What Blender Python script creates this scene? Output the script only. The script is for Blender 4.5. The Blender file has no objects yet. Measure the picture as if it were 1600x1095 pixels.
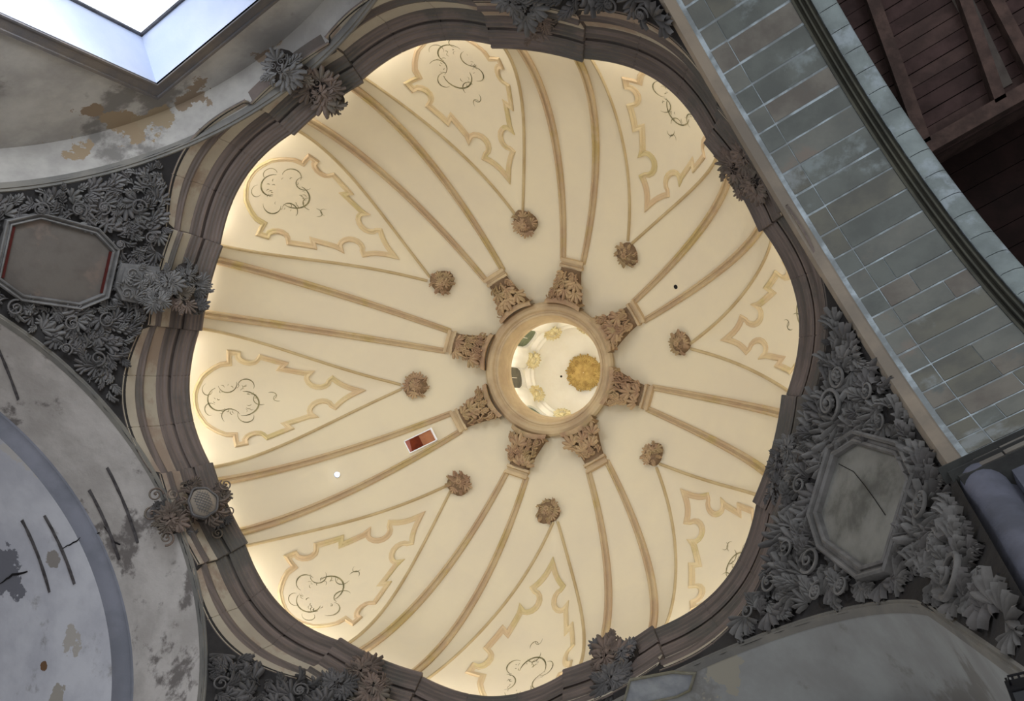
import bpy, bmesh, math, random
from math import sin, cos, pi, sqrt, radians as rad, atan2, hypot
from mathutils import Vector, Matrix, noise as mnoise

# ------------------------------------------------------------------ camera, world, exposure
U = 5.0                      # one plan unit (inner radius of the cornice) = 5 m
EYE = 1.6
F, TX, TY = 1450.0, -0.0551, 0.3544
CX, CY = 1.1884, 0.1355      # eye in plan units, dome axis at the origin
PHI = -2.0832                # azimuth of the first rib band
H0 = 2.7099                  # cornice lip above the eye
Mc = Matrix.Rotation(TX, 3, 'X') @ Matrix.Rotation(TY, 3, 'Y')
MI = Mc.transposed()

scene = bpy.context.scene
COL = scene.collection
cam_d = bpy.data.cameras.new('camera'); cam = bpy.data.objects.new('camera', cam_d); COL.objects.link(cam)
cam_d.sensor_width = 36; cam_d.lens = F / 1600 * 36; cam_d.clip_start = 0.05; cam_d.clip_end = 200
r_, d_, f_ = MI @ Vector((1, 0, 0)), MI @ Vector((0, 1, 0)), MI @ Vector((0, 0, 1))
mw = Matrix((r_, -d_, -f_)).transposed().to_4x4(); mw.translation = Vector((CX * U, CY * U, EYE))
cam.matrix_world = mw
scene.camera = cam
scene.view_settings.view_transform = 'Standard'
scene.view_settings.look = 'None'
scene.view_settings.gamma = 1.0
scene.view_settings.use_curve_mapping = False
scene.view_settings.exposure = 0.0

world = bpy.data.worlds.new('World'); scene.world = world; world.use_nodes = True
bg = world.node_tree.nodes['Background']
bg.inputs['Color'].default_value = (0.98, 0.985, 1.0, 1); bg.inputs['Strength'].default_value = 0.66

WARM = (1.0, 0.95, 0.88)
COVE_W, LANTERN_W, ARM_W, NAVE_W = 6.2, 5.5, 280.0, 130.0

def P(x, y, h): return Vector((x * U, y * U, h * U + EYE))
def pol(r, a, h): return P(r * cos(a), r * sin(a), h)

def area(name, loc, direction, sx, sy, watts, color, along=None):
    l = bpy.data.lights.new(name, 'AREA'); l.shape = 'RECTANGLE'; l.size = sx; l.size_y = sy
    l.energy = watts; l.color = color
    o = bpy.data.objects.new(name, l); COL.objects.link(o); o.location = loc
    z = -Vector(direction).normalized(); x = Vector(along) if along is not None else z.orthogonal()
    x = (x - z * x.dot(z)).normalized(); y = z.cross(x)
    o.rotation_euler = Matrix((x, y, z)).transposed().to_euler()
    return o
def point(name, loc, watts, color, size=0.05):
    l = bpy.data.lights.new(name, 'POINT'); l.energy = watts; l.color = color; l.shadow_soft_size = size
    o = bpy.data.objects.new(name, l); COL.objects.link(o); o.location = loc
    return o

# lamps lying on the cornice shelf behind its lip, and on the shelf of the lantern ring
for k in range(8):
    a = PHI + pi / 8 + k * pi / 4
    for da in (-0.13, 0, 0.13):
        area('cove_lamp', pol(1.078 if da == 0 else 1.068, a + da, H0 + 0.010), (-0.55 * cos(a), -0.55 * sin(a), 1), 0.6, 0.06, COVE_W, WARM, (-sin(a + da), cos(a + da), 0))
    a = PHI + k * pi / 4
    area('cove_lamp', pol(1.022, a, H0 + 0.008), (-0.6 * cos(a), -0.6 * sin(a), 1), 0.9, 0.04, COVE_W * 0.7, WARM, (-sin(a), cos(a), 0))
for k in range(8):
    a = PHI + pi / 8 + k * pi / 4
    point('lantern_lamp', pol(0.222, a, H0 + 1.058), LANTERN_W, (1.0, 0.95, 0.87), 0.04)

# daylight of the big window, and an added nave fill out of the frame
AN = {'A': PHI - 0.004, 'G': PHI + pi / 2 + 0.029, 'E': PHI + pi - 0.028, 'C': PHI + 1.5 * pi + 0.004}
AD = {'A': 1.059, 'G': 1.081, 'E': 1.105, 'C': 1.082}
ZC, RS = 1.6191, 1.4161
def arm(k, d, s, z):
    a = AN[k]; return P(cos(a) * d - sin(a) * s, sin(a) * d + cos(a) * s, z)
def armdir(k, d, s, z):
    a = AN[k]; return Vector((cos(a) * d - sin(a) * s, sin(a) * d + cos(a) * s, z))
area('window_daylight', arm('A', 1.10, 0.0, 1.55), armdir('A', -1, -0.9, 0.30), 2.6, 3.0, ARM_W, (0.84, 0.91, 1.0))
area('window_daylight', arm('G', 2.5, -1.1, 0.7), armdir('G', -1, 0.45, 1.05), 4.0, 3.0, NAVE_W * 2, (0.76, 0.88, 1.0))  # no known window here; added to brighten the upper stone arch

# ------------------------------------------------------------------ layout helpers (survey of the building)
def ray(px, py):
    d = MI @ Vector(((px - 800) / F, (py - 547.5) / F, 1)); return d / d.z
O = Vector((CX, CY, 0))
def bph(px, py, h):
    q = O + ray(px, py) * h; return q.x, q.y
def on_sphere(px, py, zc, R):
    d = ray(px, py); o = O - Vector((0, 0, zc))
    a, b, c = d.dot(d), 2 * d.dot(o), o.dot(o) - R * R
    t = (-b + sqrt(max(b * b - 4 * a * c, 0))) / (2 * a); return O + d * t
def on_barrel(px, py, k, R):
    a = AN[k]; t2 = Vector((-sin(a), cos(a), 0)); d = ray(px, py)
    o0, o1 = t2.dot(O), -ZC; d0, d1 = t2.dot(d), d.z
    A, B, C = d0 * d0 + d1 * d1, 2 * (o0 * d0 + o1 * d1), o0 * o0 + o1 * o1 - R * R
    q = O + d * ((-B + sqrt(max(B * B - 4 * A * C, 0))) / (2 * A))
    return q.x * cos(a) + q.y * sin(a), t2.dot(q), q.z

# ------------------------------------------------------------------ materials
def srgb(c):
    return tuple(((v / 255) / 12.92 if v <= 10 else ((v / 255 + 0.055) / 1.055) ** 2.4) for v in c) + (1,)
MATS = {}
def mat(name, c1, c2=None, scale=1.5, rough=0.9, bump=0.3, bscale=18, stretch=(1, 1, 1), lo=0.35, hi=0.65,
        c3=None, s3=0.5, lo3=0.5, hi3=0.6, blobs=(), emit=None, metal=0.0, spec=0.2, bdist=0.02):
    if name in MATS: return MATS[name]
    m = bpy.data.materials.new(name); m.use_nodes = True; MATS[name] = m
    nt = m.node_tree; N, L = nt.nodes, nt.links; bs = N['Principled BSDF']
    bs.inputs['Roughness'].default_value = rough; bs.inputs['Metallic'].default_value = metal
    bs.inputs['Specular IOR Level'].default_value = spec
    geo = N.new('ShaderNodeNewGeometry'); mp = N.new('ShaderNodeMapping'); mp.inputs['Scale'].default_value = stretch
    L.new(geo.outputs['Position'], mp.inputs['Vector'])
    def nz(s, det=6, vec=None, rg=0.6):
        n = N.new('ShaderNodeTexNoise'); n.inputs['Scale'].default_value = s; n.inputs['Detail'].default_value = det
        n.inputs['Roughness'].default_value = rg; L.new((vec or mp.outputs['Vector']), n.inputs['Vector']); return n.outputs['Fac']
    def rng(f, a, b):
        r = N.new('ShaderNodeMapRange'); r.interpolation_type = 'SMOOTHSTEP'; r.inputs['From Min'].default_value = a
        r.inputs['From Max'].default_value = b; L.new(f, r.inputs['Value']); return r.outputs['Result']
    def mix(fac, a, b):
        x = N.new('ShaderNodeMix'); x.data_type = 'RGBA'; L.new(fac, x.inputs[0])
        for s, v in ((6, a), (7, b)):
            if hasattr(v, 'is_linked') or hasattr(v, 'links'): L.new(v, x.inputs[s])
            else: x.inputs[s].default_value = v
        return x.outputs[2]
    col = srgb(c1)
    if c2: col = mix(rng(nz(scale), lo, hi), srgb(c1), srgb(c2))
    if c3: col = mix(rng(nz(s3, 8, geo.outputs['Position'], 0.65), lo3, hi3), col, srgb(c3))
    if blobs:
        nn = N.new('ShaderNodeTexNoise'); nn.inputs['Scale'].default_value = 2.6; nn.inputs['Detail'].default_value = 9
        nn.inputs['Roughness'].default_value = 0.62
        L.new(geo.outputs['Position'], nn.inputs['Vector'])
        for b in blobs:
            pos, rr, bc = b[0], b[1], b[2]; warp = b[3] if len(b) > 3 else 0.9
            sb = N.new('ShaderNodeVectorMath'); sb.operation = 'SUBTRACT'; L.new(geo.outputs['Position'], sb.inputs[0]); sb.inputs[1].default_value = pos
            ax = b[4] if len(b) > 4 else None
            src = sb.outputs[0]
            if ax is not None:           # elongated: squeeze along the axis
                axv, k_ = ax
                dt = N.new('ShaderNodeVectorMath'); dt.operation = 'DOT_PRODUCT'; L.new(src, dt.inputs[0]); dt.inputs[1].default_value = axv
                sc = N.new('ShaderNodeVectorMath'); sc.operation = 'SCALE'; sc.inputs[0].default_value = tuple(v * (k_ - 1) for v in axv)
                L.new(dt.outputs['Value'], sc.inputs['Scale'])
                ad = N.new('ShaderNodeVectorMath'); ad.operation = 'ADD'; L.new(src, ad.inputs[0]); L.new(sc.outputs[0], ad.inputs[1]); src = ad.outputs[0]
            ln = N.new('ShaderNodeVectorMath'); ln.operation = 'LENGTH'; L.new(src, ln.inputs[0])
            m1 = N.new('ShaderNodeMath'); m1.operation = 'MULTIPLY_ADD'; L.new(nn.outputs['Fac'], m1.inputs[0])
            m1.inputs[1].default_value = -warp * 6 * rr; L.new(ln.outputs['Value'], m1.inputs[2])
            fac = rng(m1.outputs[0], 0.04 * rr - 3 * warp * rr + rr, -0.04 * rr - 3 * warp * rr + rr)
            col = mix(fac, col, srgb(bc))
    if hasattr(col, 'links'): L.new(col, bs.inputs['Base Color'])
    else: bs.inputs['Base Color'].default_value = col
    if bump:
        b = N.new('ShaderNodeBump'); b.inputs['Strength'].default_value = bump; b.inputs['Distance'].default_value = bdist
        L.new(nz(bscale, 8), b.inputs['Height']); L.new(b.outputs['Normal'], bs.inputs['Normal'])
    if emit:
        bs.inputs['Emission Color'].default_value = srgb(emit[0]); bs.inputs['Emission Strength'].default_value = emit[1]
    return m

M_DOME = mat('dome plaster', (226, 213, 183), (221, 208, 181), 0.7, bump=0.25, bscale=3)
M_RIB = mat('ochre moulding', (196, 174, 136), (184, 158, 126), 1.2, bump=0.2, c3=(184, 162, 112), s3=0.9, lo3=0.5, hi3=0.62)
M_THINRIB = mat('groin line', (196, 176, 136), (180, 158, 118), 1.4, bump=0.2)
M_FRAME = mat('stucco frame', (216, 196, 154), (204, 178, 142), 1.0, bump=0.2, c3=(200, 182, 134), s3=0.8, lo3=0.52, hi3=0.62)
M_PAINT = mat('scroll paint', (104, 98, 68), (160, 150, 112), 6, bump=0)
M_CAP = mat('capital stone', (186, 160, 124), (160, 130, 104), 3, bump=0.5, bscale=14, c3=(166, 144, 108), s3=2.2)
M_RING = mat('ring stone', (206, 184, 146), (184, 160, 128), 1.3, bump=0.2)
M_CREV = mat('crevice stone', (134, 110, 84), (116, 94, 72), 4, bump=0.4)  # darker than the leaves on top, shade between them put into the colour
M_CREVD = mat('crevice dark stone', (62, 56, 52), (50, 46, 44), 4, bump=0.4)  # cluster cores coloured dark to imitate shadow between the leaves
M_LANT = mat('lantern plaster', (247, 243, 232), (242, 237, 224), 2, bump=0.15)
M_GOLD = mat('gilded plaster', (208, 180, 116), (178, 148, 90), 8, bump=0.5, bscale=30)
M_LORN = mat('lantern ornament', (226, 214, 170), (206, 188, 140), 8, bump=0.4)
M_STONE = mat('cornice stone', (124, 111, 104), (98, 89, 83), 0.5, bump=0.5, bscale=6, stretch=(1, 1, 26), c3=(96, 92, 86), s3=0.6, lo3=0.48, hi3=0.62)
M_FRIEZE = mat('frieze plaster', (176, 168, 152), (164, 155, 140), 1.0, bump=0.25, c3=(150, 134, 120), s3=0.7)
M_PEND = mat('pendentive ground', (56, 54, 53), (44, 42, 42), 2.0, bump=0.4)  # ground darkened so the gaps in the carving read as deep shade
M_LEAF = mat('carved stone', (122, 120, 118), (98, 96, 94), 3.0, bump=0.4, bscale=10)
M_LEAFD = mat('dark carved stone', (108, 105, 104), (86, 84, 83), 3.0, bump=0.4, bscale=10)
M_LEAFW = mat('warm carved stone', (126, 110, 100), (98, 88, 80), 3.0, bump=0.4, bscale=10, c3=(112, 104, 94), s3=2)
M_CART = mat('cartouche panel', (102, 96, 90), (90, 84, 79), 1.5, bump=0.2, c3=(112, 100, 92), s3=1.2)
M_CARTF = mat('cartouche panel stained', (132, 131, 125), (104, 103, 98), 1.6, bump=0.2, c3=(90, 89, 84), s3=1.6, lo3=0.5, hi3=0.7)
M_MOLD = mat('arch edge moulding', (128, 124, 116), (108, 106, 102), 1.2, bump=0.25)
M_MOLDG = mat('stone arch edge strip', (156, 143, 127), (130, 121, 110), 0.9, bump=0.25)
M_BLACK = mat('black metal', (16, 16, 20), rough=0.5, bump=0)
M_RED = mat('red slit', (74, 30, 26), bump=0)
M_DARK = mat('crack dark', (34, 32, 32), bump=0)
M_WHITE = mat('reveal plaster', (208, 216, 234), (198, 208, 228), 1.0, bump=0.15)

# ------------------------------------------------------------------ mesh helpers
def tag(o, label=None, cat=None, group=None, kind=None):
    if label: o['label'] = label
    if cat: o['category'] = cat
    if group: o['group'] = group
    if kind: o['kind'] = kind
    return o
def link(name, me, parent=None, label=None):
    o = bpy.data.objects.new(name, me); COL.objects.link(o)
    if parent is not None: o.parent = parent
    if label: o['label'] = label
    return o
def wloc(o):
    v = Vector((0, 0, 0))
    while o is not None: v = v + o.location; o = o.parent
    return v
class MB:
    def __init__(s): s.v, s.f, s.m = [], [], []
    def add(s, vs, fs, mi=0):
        b = len(s.v); s.v += [Vector(v) for v in vs]; s.f += [tuple(i + b for i in f) for f in fs]; s.m += [mi] * len(fs)
    def grid(s, rows, mi=0, closed=False, flip=False, mrow=None, mcol=None):
        n = len(rows[0]); b = len(s.v)
        for r in rows: s.v += [Vector(v) for v in r]
        for i in range(len(rows) - 1):
            for j in range(n if closed else n - 1):
                j2 = (j + 1) % n
                q = (b + i * n + j, b + i * n + j2, b + (i + 1) * n + j2, b + (i + 1) * n + j)
                s.f.append(q[::-1] if flip else q)
                s.m.append(mrow[i] if mrow else (mcol[j] if mcol else mi))
    def sweep(s, path, nrm, prof, mi=0, closed=False, cap=True, sc=None):
        n = len(path); rows = []
        for i in range(n):
            a = path[i - 1] if (i > 0 or closed) else None
            b = path[(i + 1) % n] if (i < n - 1 or closed) else None
            p = path[i]; t1 = (p - a).normalized() if a is not None else None; t2 = (b - p).normalized() if b is not None else None
            t = (t1 + t2).normalized() if (t1 is not None and t2 is not None) else (t1 if t1 is not None else t2)
            k = 1.0
            if t1 is not None and t2 is not None: k = min(2.2, 1 / max(0.3, t.dot(t1)))
            sd = t.cross(nrm[i]).normalized(); f = sc[i] if sc else 1.0
            rows.append([p + sd * (u * k * f) + nrm[i] * (w * f) for u, w in prof])
        if closed: rows.append(rows[0])
        base = len(s.v); s.grid(rows, mi)
        if cap and not closed:
            m = len(prof); s.f.append(tuple(base + j for j in range(m))[::-1]); s.m.append(mi)
            s.f.append(tuple(base + (n - 1) * m + j for j in range(m))); s.m.append(mi)
    def box(s, corners, mi=0):   # 8 corners: bottom 4, top 4
        s.add(corners, [(0, 3, 2, 1), (4, 5, 6, 7), (0, 1, 5, 4), (1, 2, 6, 5), (2, 3, 7, 6), (3, 0, 4, 7)], mi)
    def tube(s, path, rad_, n=6, mi=0):
        rows = []; up = Vector((0.13, 0.21, 0.97))
        for i, p in enumerate(path):
            t = (path[min(i + 1, len(path) - 1)] - path[max(i - 1, 0)]).normalized()
            a = t.cross(up).normalized(); b = a.cross(t); r = rad_[i] if isinstance(rad_, (list, tuple)) else rad_
            rows.append([p + a * (r * cos(2 * pi * k / n)) + b * (r * sin(2 * pi * k / n)) for k in range(n)])
        base = len(s.v); s.grid(rows, mi, closed=True)
        s.f.append(tuple(base + k for k in range(n))); s.m.append(mi)
        s.f.append(tuple(base + (len(path) - 1) * n + k for k in range(n))[::-1]); s.m.append(mi)
    def mesh(s, name, mats, smooth=True, angle=35, off=None):
        me = bpy.data.meshes.new(name)
        v = [p - off for p in s.v] if off is not None else s.v
        me.from_pydata([tuple(p) for p in v], [], s.f)
        for m in (mats if isinstance(mats, (list, tuple)) else [mats]): me.materials.append(m)
        me.polygons.foreach_set('material_index', s.m)
        if smooth:
            me.polygons.foreach_set('use_smooth', [True] * len(s.f))
            bm = bmesh.new(); bm.from_mesh(me); ca = rad(angle)
            for e in bm.edges:
                if len(e.link_faces) == 2 and e.calc_face_angle(0) > ca: e.smooth = False
            bm.to_mesh(me); bm.free()
        me.update(); return me
    def obj(s, name, mats, parent=None, smooth=True, label=None, angle=35, origin=None):
        if parent is not None: off = wloc(parent)
        else: off = origin if origin is not None else Vector((0, 0, 0))
        o = link(name, s.mesh(name, mats, smooth, angle, off), parent, label)
        if parent is None: o.location = off
        return o
def empty(name, loc): 
    o = bpy.data.objects.new(name, None); COL.objects.link(o); o.location = loc; o.empty_display_size = 0.2; return o
def frame(pos, nrm, tan, sc=1.0, sz=None):
    z = nrm.normalized(); x = (tan - z * tan.dot(z)).normalized(); y = z.cross(x)
    m = Matrix((x * sc, y * sc, z * (sz if sz else sc))).transposed().to_4x4(); m.translation = pos; return m
def inst(name, me, parent, M):
    o = bpy.data.objects.new(name, me); COL.objects.link(o); o.parent = parent
    M = M.copy(); M.translation = M.translation - wloc(parent); o.matrix_local = M; return o

# ------------------------------------------------------------------ dome surface
RD, KD, TIP = 1.04, 0.985, 0.80
def rz(z):
    z = min(max(z, 0.0), KD - 1e-4); return RD * sqrt(1 - (z / KD) ** 2)
def zr(r): return KD * sqrt(max(0, 1 - (r / RD) ** 2))
def wz(r): return rad(13.6) * max(0.0, (r - 0.60) / 0.44) ** 0.9
BULGE = 0.10
def lobe(k, z, p):          # k-th lobe, z height over lip, p in -1..1 across
    a = PHI + pi / 8 + k * pi / 4; r = rz(z); w = max(wz(r), rad(0.25))
    t = max(0.0, 1 - max(z, 0) / TIP)
    return pol(r + BULGE * t ** 0.6 * (1 - p * p), a + p * w, H0 + z)
def lobe_n(k, z, p):
    a = lobe(k, z, p); u = lobe(k, z + 0.004, p) - a; v = lobe(k, z, p + 0.02) - a
    n = u.cross(v).normalized(); c = P(0, 0, H0) - a
    return n if n.dot(c) > 0 else -n
def domep(r, a): return pol(r, a, H0 + zr(r))
def domen(r, a): 
    n = Vector((cos(a) * r / RD ** 2, sin(a) * r / RD ** 2, zr(r) / KD ** 2)); return -n.normalized()
def dome_hit(px, py):
    d = ray(px, py); o = O - Vector((0, 0, H0)); s = Vector((1 / RD, 1 / RD, 1 / KD))
    dd = Vector((d.x * s.x, d.y * s.y, d.z * s.z)); oo = Vector((o.x * s.x, o.y * s.y, o.z * s.z))
    a, b, c = dd.dot(dd), 2 * dd.dot(oo), oo.dot(oo) - 1
    q = O + d * ((-b + sqrt(b * b - 4 * a * c)) / (2 * a)); return hypot(q.x, q.y), atan2(q.y, q.x)

mb = MB()
zs = [-0.03 + 0.03 * i / 2 for i in range(2)] + [TIP * i / 34 for i in range(35)]
zs2 = [TIP + (zr(0.262) - TIP) * i / 12 for i in range(13)]
for k in range(8):
    a = PHI + pi / 8 + k * pi / 4
    rows = []
    for z in zs: rows.append([lobe(k, z, -1 + 2 * j / 20) for j in range(21)])
    mb.grid(rows)
    rows = []
    for z in zs + zs2[1:]:
        r = rz(z); w = max(wz(r), rad(0.25)) if z <= TIP + 1e-6 else rad(0.25)
        a0, a1 = a + w, a + pi / 4 - w
        if z > TIP: a0, a1 = a, a + pi / 4
        rows.append([pol(r, a0 + (a1 - a0) * j / 12, H0 + z) for j in range(13)])
    mb.grid(rows)
dome = mb.obj('ceiling', M_DOME, angle=50)
tag(dome, 'cream plastered dome shell with eight lunettes between paired ribs', kind='structure')

def rib_prof(w, h):   # two rolls with a groove
    return [(-w, -0.02), (-w, h * .55), (-w * .72, h), (-w * .35, h), (-w * .22, h * .55), (w * .22, h * .55), (w * .35, h), (w * .72, h), (w, h * .55), (w, -0.02)]
for k in range(8):
    for s in (-1, 1):
        mb = MB(); path, nr, sc = [], [], []
        rr = [1.039 - (1.039 - 0.452) * (i / 40) ** 1.0 for i in range(41)]
        for i in range(41):
            # even steps along the meridian
            t = i / 40; ang0 = math.asin(min(1, 0.452 / RD)); th = pi / 2 * 0.995 * (1 - t) + ang0 * t
            r = RD * sin(th); aa = PHI + k * pi / 4 + s * rad(5.5)
            path.append(domep(r, aa)); nr.append(domen(r, aa)); sc.append(0.62 + 0.38 * r)
        mb.sweep(path, nr, rib_prof(0.075, 0.05), sc=sc)
        mb.obj('rib', M_RIB, dome)
for k in range(8):
    for s in (-1, 1):
        mb = MB(); path, nr = [], []
        for i in range(31):
            z = TIP * 0.995 * i / 30; r = rz(z); aa = PHI + pi / 8 + k * pi / 4 + s * (max(wz(r), rad(0.25)) + 0.006)
            path.append(domep(r, aa)); nr.append(domen(r, aa))
        mb.sweep(path, nr, [(-.028, -.02), (-.028, .012), (-.012, .03), (.012, .03), (.028, .012), (.028, -.02)])
        mb.obj('groin_moulding', M_THINRIB, dome)
HALF = [(.245, .585), (.225, .755), (.262, .765), (.268, .71), (.285, .665), (.305, .642), (.325, .642), (.342, .67), (.348, .705),
        (.352, .785), (.45, .757), (.443, .632), (.53, .625), (.545, .66), (.539, .57), (.542, .47), (.550, .38), (.562, .30), (.577, .25), (.592, .245), (.604, .29),
        (.612, .38), (.613, .48), (.620, .60), (.706, 0.0)]
HEAD = [(.12, 0), (.121, .1), (.129, .2), (.145, .34), (.162, .41), (.182, .48), (.208, .55)]
OUT = HEAD + HALF + [(z, -p) for z, p in reversed(HALF[:-1])] + [(z, -p) for z, p in reversed(HEAD[1:])]
for k in range(8):
    path, nr = [], []
    for i in range(len(OUT)):
        z0, p0 = OUT[i]; z1, p1 = OUT[(i + 1) % len(OUT)]
        m = 1 + int(max(abs(z1 - z0) / 0.03, abs(p1 - p0) / 0.15))
        for j in range(m):
            z, p = z0 + (z1 - z0) * j / m, p0 + (p1 - p0) * j / m
            path.append(lobe(k, z, p)); nr.append(lobe_n(k, z, p))
    mb = MB(); mb.sweep(path, nr, [(-.052, -.01), (-.052, .02), (-.036, .036), (-.008, .03), (.008, .014), (.03, .02), (.052, .012), (.052, -.01)], closed=True)
    mb.obj('stucco_frame', M_FRAME, dome, angle=40)
# painted rocaille scroll inside each frame: thin brush strokes on the plaster
def strokes(k):
    rnd = random.Random(40 + k); mb = MB()
    def st(cz, cp, R, a0, a1, w, sq=1.0):
        w *= .62
        n = 14; pts = []
        for i in range(n):
            t = i / (n - 1); a = a0 + (a1 - a0) * t; rr = R * (1 - 0.25 * t)
            pts.append((cz + rr * cos(a), cp + rr * sin(a) * 3.7 * sq))
        for i in range(n - 1):
            w0, w1 = w * (0.25 + sin(pi * (i / (n - 1)))), w * (0.25 + sin(pi * ((i + 1) / (n - 1))))
            A, B = pts[i], pts[i + 1]; n1 = lobe_n(k, *A) * 0.006
            pa, pb = lobe(k, *A) + n1, lobe(k, *B) + n1; sd = (pb - pa).cross(n1).normalized()
            mb.add([pa - sd * w0, pb - sd * w1, pb + sd * w1, pa + sd * w0], [(0, 1, 2, 3)])
    fl = 1 if k % 2 else -1
    base = [(.235, .0, .045, 1.9, 5.2, .020), (.315, .04 * fl, .055, -1.9, 1.6, .022), (.26, .24 * fl, .035, .2, 3.6, .014), (.315, .25 * fl, .03, 2.4, 6.3, .012),
            (.265, -.22 * fl, .035, 3.4, 6.6, .014), (.32, -.2 * fl, .03, -.4, 3.2, .014), (.20, .12 * fl, .025, .8, 4.6, .010), (.195, -.14 * fl, .022, 2.0, 6.0, .010),
            (.375, .02 * fl, .03, 2.2, 4.9, .012), (.40, -.04 * fl, .02, -1.2, 2.0, .010), (.425, .02 * fl, .018, 1.8, 4.9, .008)]
    for b in base: st(.285 + (b[0] - .285) * 1.2, b[1] * 1.2, b[2] * 1.22, *b[3:])
    for i in range(26):
        a = rnd.uniform(0, 2 * pi); R = rnd.uniform(.055, .085)
        st(.285 + R * cos(a), R * sin(a) * 3.3, rnd.uniform(.006, .014), a, a + rnd.uniform(1.2, 2.6) * rnd.choice((-1, 1)), rnd.uniform(.004, .009))
    mb.obj('painted_scroll', M_PAINT, dome, smooth=False)
for k in range(8): strokes(k)

# ------------------------------------------------------------------ leaf library
def leaf_mesh(kind, m):
    key = (kind, m.name)
    if key in LIB: return LIB[key]
    mb = MB()
    if kind in ('acanthus', 'palm', 'curl', 'sprig'):
        def finger(bx, by, ang, ln, w, z0, z1, bend=0.0):
            rows = []
            for i in range(5):
                t = i / 4; aa = ang + bend * t; x = bx + ln * t * cos(ang + bend * t * .5); y = by + ln * t * sin(ang + bend * t * .5)
                ww = w * (.30 + sin(pi * (.10 + .70 * t))) * 1.0; z = z0 + (z1 - z0) * t - (.10 * max(0, t - .7) / .3); nx, ny = -sin(aa), cos(aa)
                rows.append([(x - nx * ww, y - ny * ww, z - .16), (x - nx * ww * .55, y - ny * ww * .55, z - .02), (x, y, z + .03), (x + nx * ww * .55, y + ny * ww * .55, z - .02), (x + nx * ww, y + ny * ww, z - .16)])
            mb.grid(rows, flip=True)
        if kind == 'acanthus':
            for q in range(4):
                bx = .06 + .19 * q; by = .10 * sin(1.2 * bx * pi); L_ = (.36, .42, .38, .28)[q]
                for sg in (-1, 1): finger(bx, by, sg * (1.05 - .16 * q), L_, .08, .12 + .05 * q, .30 + .04 * q, -sg * .5)
            finger(-.02, 0, .12, 1.02, .075, .10, .42, .15)
        elif kind == 'palm':
            for q in range(7):
                u = (q - 3) / 3; finger(0, u * .05, u * 1.15, 1.0 - .30 * abs(u), .095, .10, .40 - .08 * abs(u), u * .35)
        elif kind == 'curl':
            finger(0, 0, -.35, 1.0, .09, .12, .34, 1.5)
            for q in range(4): finger(.16 + .17 * q, -.10 + .03 * q, -.95 + .34 * q, .40 - .03 * q, .06, .14, .30, .7)
            finger(.55, .02, 1.5, .30, .06, .16, .34, .8)
        else:
            for q in range(5):
                u = (q - 2) / 2; finger(0, u * .06, u * 1.0, .95 - .25 * abs(u), .125, .12, .44 - .1 * abs(u), u * .25)
    elif kind == 'scroll':
        path, rd = [], []
        for i in range(30):
            t = i / 29; a = 0.2 + t * 2 * pi * 1.55; R = .50 * (1 - t) ** .85 + .06
            path.append(Vector((R * cos(a), R * sin(a), .10 + .14 * t))); rd.append(.085 * (1 - t * .5))
        mb.tube(path, rd, 6)
        for q in range(5): mb_ball(mb, Vector((0, 0, .26)), .10)if q == 0 else None
    elif kind == 'flower':
        for q in range(7):
            a = 2 * pi * q / 7; c, s_ = cos(a), sin(a); rows = []
            for i in range(5):
                t = i / 4; w = .20 * sin(pi * (.15 + .75 * t)); x = .10 + .40 * t; z = .12 + .16 * sin(pi * t) - .05 * t
                rows.append([(x * c + y * s_, x * s_ - y * c, zz) for y, zz in ((-w, -.02), (-w * .8, z), (0, z - .06), (w * .8, z), (w, -.02))])
            mb.grid(rows)
        mb_ball(mb, Vector((0, 0, .16)), .13)
    elif kind == 'bud': mb_ball(mb, Vector((0, 0, .1)), .5, 8, 5)
    me = mb.mesh(kind, m, angle=60); LIB[key] = me; return me
LIB = {}
def mb_ball(mb, c, r, n=7, m=4):
    rows = []
    for i in range(m + 1):
        t = pi * i / m; rows.append([c + Vector((r * sin(t) * cos(2 * pi * j / n), r * sin(t) * sin(2 * pi * j / n), -r * cos(t))) for j in range(n)])
    mb.grid(rows, closed=True)

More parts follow.
